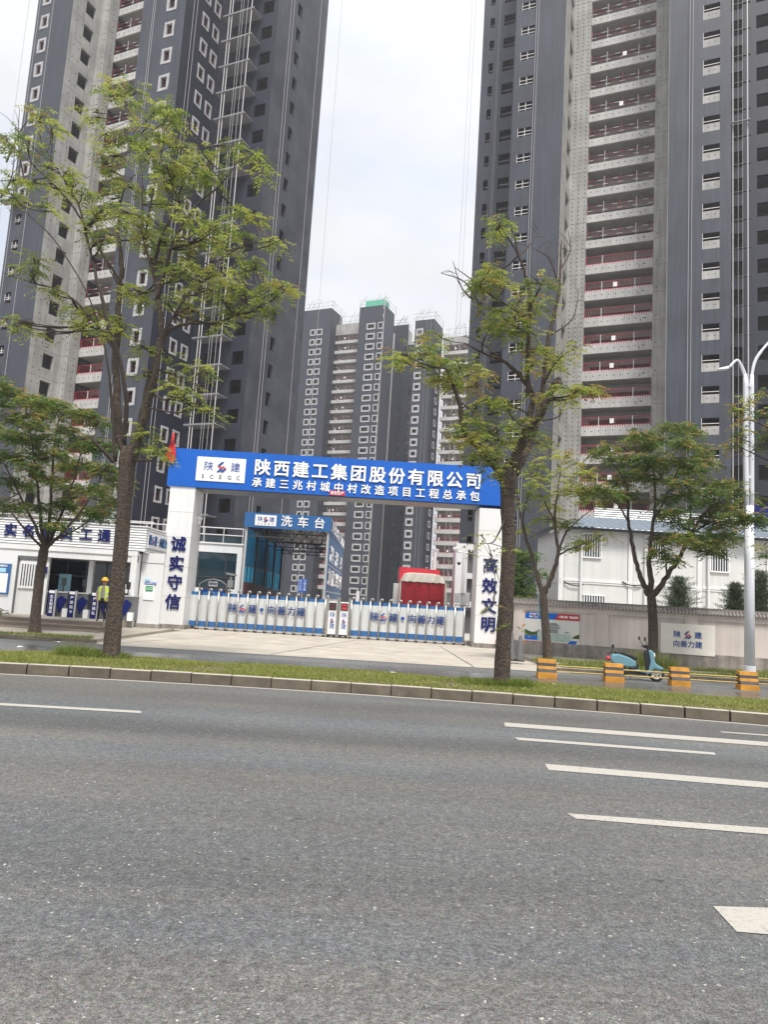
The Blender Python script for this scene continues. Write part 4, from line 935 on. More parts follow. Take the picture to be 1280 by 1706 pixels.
def siding(x0, x1, z0, z1, name, ax='x', p=HY):
    b = hb_(); n = int(round((z1-z0)/.115)); h = (z1-z0)/n
    for i in range(n):
        z = z0+i*h
        if ax == 'x': b.hexa([(x0, p-.075, z), (x1, p-.075, z), (x1, p, z), (x0, p, z)], [(x0, p-.035, z+h-.012), (x1, p-.035, z+h-.012), (x1, p, z+h-.012), (x0, p, z+h-.012)])
        else: b.hexa([(p+.075, x0, z), (p+.075, x1, z), (p, x1, z), (p, x0, z)], [(p+.035, x0, z+h-.012), (p+.035, x1, z+h-.012), (p, x1, z+h-.012), (p, x0, z+h-.012)])
    return b.build(name, M['white_metal'], EH, kind='stuff')
siding(xl, -10.55, 3.52, 4.56, 'fascia_boards'); siding(HY+.02, 34.9, 3.52, 4.56, 'fascia_boards', 'y', -10.6)
b = hb_(); b.box(xl, -10.60, HY+.01, HY+.03, 3.5, 4.56, 0); b.box(-10.62, -10.605, HY+.03, 34.9, 3.5, 4.56); b.build('fascia_backing', M['grey_metal'], EH)
b = hb_(); b.box(xl, -10.48, HY-.1, HY+.06, 4.565, 4.62); b.box(-10.6, -10.50, HY+.07, 34.9, 4.565, 4.62); b.build('fascia_cap', M['pillar'], EH)
def eh(p): return (p[0]+14, p[1]-HY, p[2])
for ch, px in zip('实名制员工通', (15, 46, 78.5, 110, 142, 172.5)):
    link(glyph(ch, M['navy'], .03, .03), 'letter', EH, eh((at(px, 890, HY-.1).x, HY-.1, 4.07)), (PI/2, 0, 0), scale=.54)
link(glyph('道', M['navy'], .03, .03), 'letter', EH, eh((at(204, 890, HY-.1).x, HY-.1, 4.07)), (PI/2, 0, 0), scale=.54)
b = hb_(); b.box(-10.53, -10.50, HY+.12, 34.88, 3.68, 4.38); pl = b.build('sign_plate', M['white'], EH)
letters('陕 建·向善力', eh((-10.49, HY+.35, 4.03)), eh((-10.49, 34.68, 4.03)), (.36, .44, 1), M['blue_dark'], pl, rot=rs, bold=.02)
emblem(pl, eh((-10.485, HY+.74, 4.03)), .36, rot=rs)
b = hb_(); b.tube([(xl, HY+1, 4.9), (-10.6, HY+1, 4.9)], .03, 6); [b.tube([(x, HY+1, 3.5), (x, HY+1, 4.9)], .025, 6) for x in (-20, -17, -14, -10.7)]
b.build('roof_rail', M['rail_white'], EH)
# glazing behind the passage
b = hb_(); b.box(-17.05, xr-.1, 34.5, 34.53, PZ, 3.0); gl_ = b.build('glazing', M['glass'], EH)
b = hb_()
for x in np.arange(-15.9, -10.9, .92): b.box(x-.03, x+.03, 34.44, 34.49, PZ, 3.0)
for z in (2.25, 2.98): b.box(-17.0, xr-.1, 34.44, 34.495, z-.03, z+.03)
b.build('mullion', M['grey_metal'], gl_)
def xat(px, y, Y): return at(px, y, Y).x
x = xat(149, 980, 33.0); b = hb_(); b.box(x-.11, x+.11, 32.9, 33.1, PZ, 2.97); b.build('column', M['pillar'], EH)
x = xat(74, 980, 32.2); b = hb_(); b.box(x-.10, x+.10, 32.13, 32.3, PZ, 2.97); b.build('column', M['pillar'], EH)
b = hb_(); b.box(-17.05, xr-.1, HY+.13, 38, 2.985, 3.05); b.build('ceiling', M['white_metal'], EH)
# door with barred window on the left
x0, x1 = xat(26, 980, HY+.02), xat(70, 980, HY+.02)
b = hb_(); b.box(x0, x1, HY+.06, HY+.12, PZ, 2.82); d = b.build('door', M['cream'], EH)
b = hb_(); b.box(x0+.08, x0+1.0, HY-.01, HY+.058, 1.55, 2.75); q = b.build('window', M['white_metal'], d)
b = hb_()
for i in range(6): xx = x0+.17+i*.12; b.box(xx, xx+.05, HY-.02, HY-.012, 1.66, 2.62)
b.build('bars', M['dark_metal'], EH)
b = hb_(); b.box(x0-.05, x0-.003, HY-.02, HY+.11, PZ, 2.9); b.box(x0-.05, x1, HY-.02, HY+.05, 2.83, 2.97); b.build('door_frame', M['grey_metal'], EH)
b = hb_(); b.box(x0+1.02, x0+1.28, HY+.02, HY+.058, 2.25, 2.55); b.build('door_plate', M['navy'], EH)
# notice board left
nb0, nb1 = xat(-14, 965, HY-.05), xat(15.5, 965, HY-.05)
NB = thing('notice_board', 'blue framed notice board on the white wall at the far left', 'notice board', ((nb0+nb1)/2, HY-.03, 1.2)); c = (nb0+nb1)/2; w2 = (nb1-nb0)/2
b = B((c, HY-.03, 1.2)); b.box(nb0, nb1, HY-.07, HY-.005, 1.23, 2.58); b.build('frame', M['blue_dark'], NB)
b = B((c, HY-.03, 1.2)); b.box(nb0+.08, nb1-.08, HY-.08, HY-.072, 1.3, 2.15); b.build('sheet', M['white'], NB)
b = B((c, HY-.03, 1.2)); b.box(nb0+.08, nb1-.2, HY-.08, HY-.072, 2.19, 2.38); b.build('sheet', M['screen'], NB)
letters('实名制通道公告', (-w2+.15, -.05, 1.28), (w2-.2, -.05, 1.28), .09, M['white'], NB)
for i in range(6):
    pass
# grey infill panel beside the pillar with notices
b = B((-10.3, 32.6, 0)); b.box(-10.84, -9.80, 32.5, 32.56, .02, 3.46); b.build  # panel thing
GP = thing('infill_panel', 'plain grey panel wall between the entrance house and the left gate pillar', 'panel wall', (-10.3, 32.6, 0))
b.build('panel', M['white_metal'], GP)
b = B((-10.3, 32.6, 0)); b.box(-10.84, -9.80, 32.488, 32.498, 3.0, 3.02); b.box(-10.84, -10.8, 32.46, 32.498, .02, 3.46); b.build('seam', M['grey_metal'], GP)
b = B((-10.3, 32.6, 0)); b.box(-10.9, -9.7, 32.42, 32.7, -.01, .30); b.build('footing', M['wallbase'], GP)
x0, x1 = xat(238.5, 990, 32.45), xat(256, 990, 32.45)
EN = thing('entry_notice', 'white notice with blue header and green plate on the grey panel', 'notice', ((x0+x1)/2, 32.46, 1.4)); o_ = ((x0+x1)/2, 32.46, 1.4)
b = B(o_); b.box(x0, x1, 32.46, 32.485, 1.36, 2.02); b.build('sheet', M['white'], EN)
b = B(o_); b.box(x0+.0, x1+.06, 32.44, 32.458, 2.06, 2.15); q = b.build('header', M['blue'], EN); letters('实名制通道入口', (x0-o_[0]+.05, -.03, .705), (x1-o_[0], -.03, .705), .06, M['white'], q)
b = B(o_); b.box(x0+.07, x1-.07, 32.44, 32.458, 1.75, 1.98); q = b.build('green_plate', M['green_sign'], EN); letters('入口', (x0-o_[0]+.16, -.03, .465), (x1-o_[0]-.16, -.03, .465), .13, M['white'], q)
b = B(o_); b.box(x0, x0+.22, 32.46, 32.48, 2.2, 2.3); b.build('small_label', M['screen'], EN)
# platform and steps
b = B(); b.box(-30, -10.95, 29.0, 34.5, .0, .42); struct(b, 'platform', M['pave'])
b = B(); b.box(-30, -10.65, 28.05, 28.99, .0, .275); b.box(-30, -10.45, 27.2, 28.04, .0, .155)
struct(b, 'steps', M['step'])
b = B(); b.box(-30, -10.95, 28.985, 28.995, .12, .419); b.box(-30, -10.65, 28.035, 28.045, .12, .274); b.box(-30, -10.45, 27.185, 27.195, .1, .154); struct(b, 'step_risers', M['step'])
# turnstiles and banner stands
def turnstile(px, lab):
    x = xat(px, 1000, 31.6); T_ = thing('turnstile', lab, 'turnstile', (x, 31.6, PZ), group='turnstiles in the entrance passage')
    b = B(); b.box(-.26, .26, 0, 1.3, 0, 1.02); b.build('cabinet', M['grey_metal'], T_, bevel=.03)
    b = B(); b.prism([(-.20, -.02, .72), (.02, -.02, .92), (.28, -.02, .74), (.22, -.02, .62), (-.03, -.02, .16), (-.2, -.02, .56)], (0, -.02, 0)); b.build('wing_panel', M['navy'], T_)
    b = B(); b.box(-.27, .27, -.02, 1.32, 1.03, 1.09); b.build('top_plate', M['steel_light'], T_)
    b = B(); b.tube([(.0, .1, 1.09), (.0, .1, 1.35)], .03, 8); b.box(-.09, .09, .06, .12, 1.35, 1.68); b.build('face_reader', M['black'], T_)
    b = B(); b.box(.14, .36, -.1, .1, 0, .36); b.build('white_box', M['white'], T_)
turnstile(101, 'grey turnstile with blue wing panel, left of the passage'); turnstile(136, 'grey turnstile with blue wing panel, between the two banner stands'); turnstile(210, 'grey turnstile with blue wing panel, right of the big tree trunk'); turnstile(176, 'grey turnstile standing directly behind the worker')
for px, tx, lab in ((85, '实名制通道', 'narrow blue banner stand lettered for the real name lane'), (119, '严禁闯卡', 'narrow blue banner stand with four characters beside the middle turnstile'), (157, '严禁插队', 'narrow blue banner stand partly behind the worker')):
    x = xat(px, 1000, 31.2); T_ = thing('banner_stand', lab, 'banner stand', (x, 31.2, PZ), group='blue banner stands at the turnstiles')
    b = B(); b.box(-.13, .13, 0, .05, .02, 1.14); b.build('board', M['navy'], T_)
    b = B(); b.box(.135, .19, -.01, .07, 0, 1.16); b.build('frame', M['steel_light'], T_)
    b = B(); b.box(-.12, .12, -.012, -.002, 1.0, 1.12); b.build('top_label', M['white'], T_)
    for i, ch in enumerate(tx): link(glyph(ch, M['white'], .02, .01), 'letter', T_, (0, -.012, .85-i*.8/len(tx)), (PI/2, 0, 0), scale=.135)
x = xat(108, 975, 33.6); b = B(); b.box(x-.28, x+.28, 33.5, 33.56, 1.45, 2.3); tag(b.build('display_screen', M['screen']), 'pale blue lit screen standing behind the turnstiles', 'screen')
x = xat(211, 968, 32.2); b = B(); b.box(x-.22, x+.22, 32.3, 32.34, 1.2, 2.0, 0); b.box(x-.12, x+.05, 32.28, 32.298, 1.3, 1.6, 1); tag(b.build('terminal', [M['white'], M['black']]), 'white access terminal visible right of the big trunk', 'terminal')
b = B()
x0, x1 = xat(60, 990, 31.4), xat(82, 990, 31.4)
b.tube([(x0, 31.4, PZ), (x0, 31.4, PZ+1.05), (x1, 31.4, PZ+1.05), (x1, 31.4, PZ)], .025, 8); b.tube([((x0+x1)/2, 31.4, PZ), ((x0+x1)/2, 31.4, PZ+1.05)], .02, 6)
tag(b.build('guard_rail', M['steel_light']), 'steel guard rail left of the first banner stand', 'railing')
b = B(); xx = xat(170, 1010, 33.4); b.lathe([(0, 0), (.17, 0), (.19, .75), (0, .8)], (xx-.25, 33.6, PZ), 'z', 14); tag(b.build('water_barrel', M['sky_sheet']), 'blue barrel standing in the passage behind the worker', 'barrel')

# ---------------------------------------------------------------- worker
px_, py_ = xat(168, 1030, 29.2), 29.2
PR = thing('person', 'site worker in yellow helmet and hi-vis vest standing at the platform edge', 'person', (px_, py_, PZ), R(6))
skin = mat('skin', (.42, .25, .17), .6); shirt = mat('grey_shirt', (.42, .38, .37), .85, .15, 8); trous = mat('dark_trousers', (.012, .012, .02), .85); shoe = mat('shoe', (.03, .03, .035), .6); vest = mat('hi_vis_yellow', (.70, .92, .05), .7, .1, 8); helm = mat('helmet_yellow', (.85, .50, .02), .35); silver = mat('reflective_band', (.7, .72, .7), .4)
def skinned(verts, edges, radii, sub=2, root=0):
    me = bpy.data.meshes.new('tmp'); me.from_pydata(verts, edges, []); o = bpy.data.objects.new('tmp', me); COL.objects.link(o)
    md = o.modifiers.new('s', 'SKIN'); md.use_smooth_shade = True
    for i, r_ in enumerate(radii):
        sv = me.skin_vertices[0].data[i]; sv.radius = r_ if isinstance(r_, tuple) else (r_, r_); sv.use_root = (i == root)
    sb_ = o.modifiers.new('u', 'SUBSURF'); sb_.levels = sub; sb_.render_levels = sub
    m_ = bpy.data.meshes.new_from_object(o.evaluated_get(bpy.context.evaluated_depsgraph_get()))
    COL.objects.unlink(o); bpy.data.objects.remove(o); return m_
vs = [(0, 0, .92), (0, 0, 1.08), (0, .01, 1.25), (0, .01, 1.38), (0, 0, 1.47), (0, -.02, 1.54), (0, -.02, 1.62), (0, -.02, 1.68),
      (-.10, 0, .86), (-.12, -.01, .48), (-.14, .02, .10), (-.15, -.10, .05), (.10, 0, .86), (.12, -.02, .48), (.13, .01, .10), (.14, -.12, .05),
      (-.19, 0, 1.38), (-.27, .03, 1.12), (-.24, -.10, .93), (-.20, -.15, .87), (.19, 0, 1.38), (.26, .03, 1.12), (.20, -.10, .96), (.15, -.15, .90)]
es = [(0, 1), (1, 2), (2, 3), (3, 4), (4, 5), (5, 6), (6, 7), (0, 8), (8, 9), (9, 10), (10, 11), (0, 12), (12, 13), (13, 14), (14, 15), (3, 16), (16, 17), (17, 18), (18, 19), (3, 20), (20, 21), (21, 22), (22, 23)]
rd = [(.16, .11), (.15, .105), (.165, .11), (.14, .09), .05, .06, (.078, .09), (.06, .07), .095, .062, .042, .04, .095, .062, .042, .04, .062, .048, .036, .034, .062, .048, .036, .034]
me = skinned(vs, es, rd)
for q in (skin, shirt, trous, shoe): me.materials.append(q)
for pl in me.polygons:
    c = pl.center
    ax_ = abs(c.x)
    if c.z < .085: mi = 3
    elif c.z < .97 and not (ax_ > .15 and c.y < -.06) and not (ax_ > .21 and c.z > .85): mi = 2
    elif c.z > 1.455: mi = 0
    elif c.z < 1.14 and (ax_ > .2 or c.y < -.12): mi = 0
    else: mi = 1
    pl.material_index = mi; pl.use_smooth = True
link(me, 'body', PR)
for s_ in (-1, 1):      # fingers curled at the belt
    b = B()
    for i in range(4): x = s_*(.19-.0)+s_*(-.035+.02*i); b.tube([(x, -.16, .88-.01*i), (x, -.20, .84), (x, -.19, .80+.005*i)], [.011, .010, .008], 6)
    b.tube([(s_*.15, -.16, .90), (s_*.12, -.19, .87)], [.012, .009], 6); b.build('fingers', skin, PR, smooth=True)
b = B()                 # open vest: back and two front panels following the chest
def arc(z, a0, a1, rx, ry, n=8): return [(rx*math.sin(a0+(a1-a0)*i/n), -ry*math.cos(a0+(a1-a0)*i/n)+.005, z) for i in range(n+1)]
def shell(a0, a1, mi, zs=((.86, .205, .15), (1.0, .195, .142), (1.2, .21, .145), (1.36, .20, .135), (1.44, .13, .10))):
    rows = [arc(z, a0, a1, rx, ry) for z, rx, ry in zs]
    for r0_, r1_ in zip(rows[:-1], rows[1:]):
        for i in range(8): b.face([r0_[i], r0_[i+1], r1_[i+1], r1_[i]], mi)
shell(.38, PI, 0); shell(-.38, -PI, 0); b.build('vest', vest, PR, smooth=True)
b = B()
for z in (1.0, 1.16): shell(.39, PI, 0, ((z, .215, .152), (z+.05, .216, .153))); shell(-.39, -PI, 0, ((z, .215, .152), (z+.05, .216, .153)))
b.build('reflective_band', silver, PR, smooth=True)
b = B(); b.lathe([(.155, 0), (.125, .012), (.122, .05), (.105, .10), (.06, .135), (0, .145)], (0, -.02, 1.655), 'z', 18); b.box(-.07, .07, -.20, -.13, 1.655, 1.668); b.build('helmet', helm, PR, smooth=True)
b = B(); b.box(-.065, .065, -.112, -.098, 1.60, 1.632); b.build('glasses', M['logo_red'], PR)
b = B(); b.ellipsoid((0, -.112, 1.585), (.012, .018, .02), 8, 6); b.box(-.022, .022, -.106, -.10, 1.545, 1.551); b.ellipsoid((-.082, -.01, 1.6), (.012, .02, .03), 8, 6); b.ellipsoid((.082, -.01, 1.6), (.012, .02, .03), 8, 6); b.build('face', skin, PR)

# ---------------------------------------------------------------- boundary wall (right)
wa, wb_ = Vector((5.75, 30.5, 0)), Vector((30, 23.0, 0)); wl = (wb_-wa).length; wr = math.atan2(wb_.y-wa.y, wb_.x-wa.x)
BW = thing('boundary_wall', 'long beige plastered boundary wall with a grey tiled coping', 'wall', wa, wr)
b = B(); b.box(0, wl, .0, .25, .65, 2.15); b.build('wall', M['wallp'], BW)
b = B(); b.box(0, wl, -.065, .28, 0, .655); b.build('base_course', M['wallbase'], BW)
b = B(); b.box(0, wl, -.062, .28, 1.95, 2.17); b.build('top_course', M['wallp'], BW)
px0 = 0.0
while px0 < wl:
    b = B(); b.box(px0, px0+.48, -.06, 0, .66, 1.949); b.build('pier', M['wallp'], BW); px0 += 3.35
b = B()
xx = 0
while xx < wl:
    b.tube([(xx, -.20, 2.20), (xx+.012, .14, 2.36)], .045, 6); b.tube([(xx, -.212, 2.195), (xx, -.202, 2.20)], .04, 6, 1); b.tube([(xx+.065, -.16, 2.18), (xx+.065, .1, 2.30)], .03, 5); xx += .13
b.build('coping_tiles', [M['cap'], M['cap_light']], BW, kind='stuff')
b = B(); b.box(-.05, wl, .06, .26, 2.33, 2.43); b.box(-.05, wl, -.1, .33, 2.171, 2.20); b.build('coping_ridge', M['cap'], BW)
def onwall(px, py):     # pixel -> (distance along wall, z)
    d = ray(px, py); n = Vector((-(wb_-wa).y, (wb_-wa).x, 0)).normalized(); t = (wa-Vector((0, 0, CAMH))).dot(n)/d.dot(n); P = Vector((0, 0, CAMH))+d*t
    return (P-wa).dot((wb_-wa).normalized()), P.z
WR = Matrix.Rotation(wr, 4, 'Z')
def wallthing(name, label, cat, s, z): p = wa+(wb_-wa).normalized()*s; return thing(name, label, cat, (p.x, p.y, z), wr)
# poster
s0, zt = onwall(875, 1019); s1, _ = onwall(966.5, 1028); _, zb = onwall(875, 1071)
PO = wallthing('poster', 'wide poster of a pavilion between blue and red bands on the boundary wall', 'poster', s0, zb); w_, h_ = s1-s0, zt-zb
def flat(parent, name, polys, m, y, th=.004):
    b = B()
    for pl in polys: b.prism([(x*w_, y, z*h_) for x, z in pl], (0, th, 0))
    return b.build(name, m, parent)
Y0 = -.05
flat(PO, 'sheet', [[(0, 0), (1, 0), (1, 1), (0, 1)]], mat('poster_sky', (.62, .60, .54), .4, col2=(.52, .58, .60), scale=1.5), Y0, .03)
flat(PO, 'blue_band', [[(0, .80), (.55, .80), (.62, 1), (0, 1)], [(0, .12), (.25, .12), (.25, .26), (0, .26)], [(.76, 0), (.92, 0), (.97, .17), (.85, .17)]], M['blue'], Y0-.008)
flat(PO, 'red_band', [[(.55, .80), (1, .80), (1, 1), (.62, 1)], [(0, .0), (.76, .0), (.79, .07), (0, .09)], [(.93, 0), (1, 0), (1, .06)]], M['red'], Y0-.008)
flat(PO, 'printed_trees', [[(0, .27), (.25, .27), (.25, .40), (.14, .37), (0, .46)], [(.86, .24), (1, .24), (1, .38), (.93, .34)]], M['leaf_d'], Y0-.006)
flat(PO, 'printed_base', [[(.24, .10), (.86, .12), (.84, .36), (.25, .38)]], mat('print_pale_green', (.42, .55, .50), .5, .3, 6), Y0-.007)
flat(PO, 'printed_pavilion', [[(.38, .52), (.68, .52), (.61, .58), (.45, .58)], [(.42, .60), (.66, .60), (.58, .70), (.48, .70)], [(.46, .38), (.62, .38), (.62, .50), (.46, .50)], [(.22, .40), (.32, .40), (.27, .46)], [(.72, .40), (.84, .40), (.78, .45)]], mat('print_grey', (.20, .22, .22), .5), Y0-.011)
flat(PO, 'logo_plate', [[(.09, .84), (.25, .84), (.25, .97), (.09, .97)]], M['white'], Y0-.012)
letters('陕', (.12*w_, Y0-.014, .905*h_), (.12*w_, Y0-.014, .905*h_), .13, M['logo_blue'], PO); letters('建', (.22*w_, Y0-.014, .905*h_), (.22*w_, Y0-.014, .905*h_), .13, M['logo_blue'], PO)
emblem(PO, (.17*w_, Y0-.016, .905*h_), .13)
letters('向善力建 精益求精', (.65*w_, Y0-.014, .90*h_), (.95*w_, Y0-.014, .90*h_), .10, M['white'], PO)
flat(PO, 'tape', [[(-.03, .98), (.04, .96), (.04, 1.0), (-.03, 1.03)], [(-.03, .52), (.02, .58), (.01, .62), (-.04, .56)], [(-.03, .05), (.03, -.04), (.05, -.01), (-.01, .08)]], M['yellow'], Y0-.016)
# panel sign
s0, zt = onwall(1101.5, 1037); s1, _ = onwall(1191.5, 1042); _, zb = onwall(1101.5, 1087)
SG = wallthing('wall_sign', 'cream company sign with blue characters and arrow emblem on the boundary wall', 'sign', s0, zb); w_, h_ = s1-s0, zt-zb
b = B(); b.box(0, w_, -.09, -.04, 0, h_); b.build('board', mat('cream_board', (.80, .77, .70), .6, .1, 2), SG)
letters('陕 建', (.30*w_, -.095, .64*h_), (.69*w_, -.095, .64*h_), .25, M['logo_blue'], SG, bold=.02)
emblem(SG, (.5*w_, -.105, .64*h_), .30)
letters('向善力建', (.29*w_, -.095, .33*h_), (.70*w_, -.095, .33*h_), .25, M['logo_blue'], SG, bold=.015)

# ---------------------------------------------------------------- two storey container quarters behind the wall
CH = thing('container_quarters', 'two storey white container quarters with barred windows behind the boundary wall', 'building', (10, 39, 0))
def cb(): return B((10, 39, 0))
cx0, cx1, cy = 9.85, 26.0, 39.0
for i in range(5):
    a, c = cx0+i*3.03*1.25, cx0+(i+1)*3.03*1.25
    for z0, z1 in ((.6, 3.55), (3.75, 6.5)):
        b = cb(); b.box(a+.16, c-.16, cy+.04, cy+.10, z0, z1); b.build('wall_panel', M['cream'], CH)
    b = cb(); b.box(a-.13, a+.13, cy, cy+.2, .3, 6.5); b.build('corner_post', M['pillar'], CH)
    b = cb(); b.box(a+.14, c-.14, cy, cy+.15, 3.56, 3.64); b.box(a+.14, c-.14, cy-.02, cy+.15, 3.66, 3.8); b.build('floor_beam', M['pillar'], CH)
b = cb(); b.box(cx0+.1, cx1+3, cy+.2, 45, .3, 6.45); b.build('filler_core', M['cream'], CH)
b = cb(); b.box(cx0-.02, cx0+.08, cy+.21, 45, .3, 6.5); b.box(cx0-.06, cx0+.0, 38.98, 45.1, 3.56, 3.8); b.build('side_wall', M['cream'], CH)
b = cb(); b.box(cx0, cx1+3, cy+.16, cy+.19, 3.5, 3.8); b.build('shadow_gap', M['dark_metal'], CH)
for px, pz in ((987, 908), (1092, 912), (1200, 932)):
    p = at(px, pz, cy); b = cb(); b.box(p.x-.48, p.x+.48, cy+.0, cy+.035, p.z-.65, p.z+.6); wn = b.build('window', M['glass'], CH)
    b = cb(); b.box(p.x-.54, p.x-.48, cy-.06, cy+.035, p.z-.7, p.z+.65); b.box(p.x+.48, p.x+.54, cy-.06, cy+.035, p.z-.7, p.z+.65); b.box(p.x-.48, p.x+.48, cy-.06, cy+.035, p.z-.72, p.z-.65); b.box(p.x-.48, p.x+.48, cy-.06, cy+.035, p.z+.6, p.z+.66)
    for i in range(7): b.box(p.x-.44+i*.14, p.x-.40+i*.14, cy-.08, cy-.05, p.z-.65, p.z+.6)
    b.build('window_frame', M['white'], wn)
p = at(990, 997, cy); b = cb(); b.box(p.x-.55, p.x+.55, cy-.0, cy+.035, p.z-1.2, p.z+.15); wn = b.build('window', M['glass'], CH)
b = cb(); [b.box(p.x-.55+i*.14, p.x-.50+i*.14, cy-.06, cy-.02, p.z-1.2, p.z+.15) for i in range(9)]; b.box(p.x-.6, p.x+.6, cy-.07, cy-.005, p.z+.15, p.z+.22); b.build('window_frame', M['white'], wn)
for px in (968, 1075, 1180):
    p = at(px, 940, cy); b = cb(); b.tube([(p.x, cy-.12, .3), (p.x, cy-.12, 5.7)], .065, 8); b.build('downpipe', M['white_metal'], CH)
for px in (958, 1055):
    p = at(px, 973, cy); b = cb(); b.tube([(p.x-.6, cy-.05, p.z+.1), (p.x-.3, cy-.08, p.z-.05), (p.x+.1, cy-.08, p.z-.1), (p.x+.45, cy-.08, p.z-.02)], .03, 6); b.build('cable', M['black'], CH)
# corrugated lean-to roof with a hip at the left
b = cb(); n = 150; ez = 6.62
def rw(x): return .05*math.sin(x*2*PI/.34)
xs_ = [cx0-.55+i*(cx1+3.5-cx0)/n/1.0 for i in range(n*1+1)]
fine = [cx0-.55+i*.085 for i in range(int((cx1+3.5-cx0)/.085))]
for a, c in zip(fine[:-1], fine[1:]):
    d0 = min(3.2, max(0, (a-cx0+.55)*1.2)); d1 = min(3.2, max(0, (c-cx0+.55)*1.2))
    b.face([(a, cy-.6, ez+rw(a)), (c, cy-.6, ez+rw(c)), (c, cy-.6+d1, ez+d1*.3+rw(c)), (a, cy-.6+d0, ez+d0*.3+rw(a))])
    b.face([(a, cy-.6, ez+rw(a)), (c, cy-.6, ez+rw(c)), (c, cy-.6, ez+rw(c)-.03), (a, cy-.6, ez+rw(a)-.03)])
b.face([(cx0-.55, cy-.6, ez), (cx0+2.1, cy+2.6, ez+.96), (cx0+2.1, 46, ez+.96), (cx0-.55, 46, ez)])
b.build('corrugated_roof', M['roof_tile'], CH)
b = cb(); b.box(cx0-.4, cx1+3, cy-.45, cy-.4, 6.45, 6.6); b.box(cx0-.45, cx0-.4, cy-.45, 45.5, 6.45, 6.6); b.build('roof_batten', M['dark_metal'], CH)
# ribbed white sign wall above
b0_ = at(990, 878, 47); b1_ = at(1290, 885, 47)
RS = thing('ribbed_sign_wall', 'white ribbed sign wall with a navy character rising behind the container roof', 'sign wall', (b0_.x, 47, 0))
zt_ = at(1000, 848, 47).z; n = 13; h = (zt_-7.0)/n
b = B()
for i in range(n):
    z = 7.0+i*h; b.hexa([(0, -.09, z), (15, -.09, z), (15, 0, z), (0, 0, z)], [(0, -.03, z+h-.03), (15, -.03, z+h-.03), (15, 0, z+h-.03), (0, 0, z+h-.03)])
b.build('ribs', M['white_metal'], RS, kind='stuff')
b = B(); b.box(0, 15, .02, .06, 6.5, zt_); b.build('backing', M['grey_metal'], RS); b = B(); b.box(0, 15, -.1, .06, zt_+.005, zt_+.06); b.build('cap', M['white'], RS)
b = B()
for i in range(6): b.tube([(.2+i*2.9, 0.1, 0), (.2+i*2.9, .1, zt_)], .06, 6)
b.build('support', M['steel_light'], RS)
pc = at(1273, 866, 46.8); link(glyph('筑', M['navy'], .03, .04), 'letter', RS, (pc.x-b0_.x, -.13, pc.z), (PI/2, 0, 0), scale=1.75)
pc = at(1330, 868, 46.8); link(glyph('梦', M['navy'], .03, .04), 'letter', RS, (pc.x-b0_.x, -.13, pc.z), (PI/2, 0, 0), scale=1.75)
# stair behind the wall beside the quarters
b = B(); p = at(880, 975, 40)
for i in range(9): b.box(p.x-.9, p.x+.55, 40+i*.25, 40.25+i*.25, 1.2+i*.18, 1.24+i*.18)
b.box(p.x-.95, p.x-.9, 40, 42.3, .8, 2.9); b.box(p.x+.55, p.x+.6, 40, 42.3, .8, 2.9); tag(b.build('metal_stair', M['wallbase']), 'brown metal stair at the left end of the container quarters', 'stair')

# ---------------------------------------------------------------- yellow and black barrier blocks with rails
bx = [(911, 1122), (1022.5, 1130.5), (1132, 1138), (1246, 1147)]; pos = []
for i, (px, py) in enumerate(bx+[(1368, 1155)]):
    P_ = ground(px, py, 0); P_.y = 21.3-.0*i; P_.x = at(px, py, P_.y).x; pos.append(P_)
M['rail_yellow'] = mat('rail_pale_yellow', (.58, .42, .13), .6, .3, 6)
labs = ['first yellow and grey striped block, in front of the poster', 'striped block standing at the rear wheel of the scooter', 'striped block just right of the scooter front wheel', 'chipped striped block in front of the street lamp', 'striped block beyond the right edge']
for i, P_ in enumerate(pos):
    T_ = thing('barrier_block', labs[i], 'barrier block', (P_.x, P_.y, 0), R(-3), 'striped concrete barrier blocks along the side lane')
    b = B(); zs = [0, .17, .26, .345, .43, .53]; ys = [-.20, -.20, -.13, -.115, -.10, -.085]; mi = [0, 1, 0, 1, 0]
    for k in range(5):
        w0 = .26 if k else .27
        b.hexa([(-w0, ys[k], zs[k]), (w0, ys[k], zs[k]), (w0, .16, zs[k]), (-w0, .16, zs[k])], [(-w0, ys[k+1], zs[k+1]), (w0, ys[k+1], zs[k+1]), (w0, .16, zs[k+1]), (-w0, .16, zs[k+1])], mi[k])
    b.build('block', [M['yellow'], M['black_paint']], T_)
    if i < 4:
        q = pos[i+1]-P_; ang = math.atan2(q.y, q.x)-R(-3)
        for z in (.20, .36):
            b = B(); b.tube([(.27, .02, z), (q.length-.27, .02, z)], .017, 8); b.build('rail', M['rail_yellow'], T_, rot=(0, 0, ang))
# ---------------------------------------------------------------- scooter
SC = thing('scooter', 'pale blue electric scooter parked behind the striped barrier rail', 'scooter', (at(1061, 1128, 22.3).x, 22.3, 0), R(-5))
def poly(b, pts, y0, y1, mi=0): b.prism([(x, y0, z) for x, z in pts], (0, y1-y0, 0), mi)
def wheel(x, lab=None):
    b = B(); n = 26
    b.lathe([(.16, -.045), (.215, -.05), (.245, -.02), (.245, .02), (.215, .05), (.16, .045), (.16, -.045)], (x, 0, .245), 'y', n); t = b.build('tyre', M['tyre'], SC, smooth=True)
    b = B(); b.lathe([(.03, -.05), (.05, -.05), (.05, .05), (.03, .05)], (x, 0, .245), 'y', 12); b.lathe([(.145, -.035), (.165, -.035), (.165, .035), (.145, .035), (.145, -.035)], (x, 0, .245), 'y', n)
    for k in range(5): a = k*2*PI/5; b.tube([(x+.03*math.cos(a), 0, .245+.03*math.sin(a)), (x+.15*math.cos(a), 0, .245+.15*math.sin(a))], .015, 6)
    b.build('rim', M['white'], t)
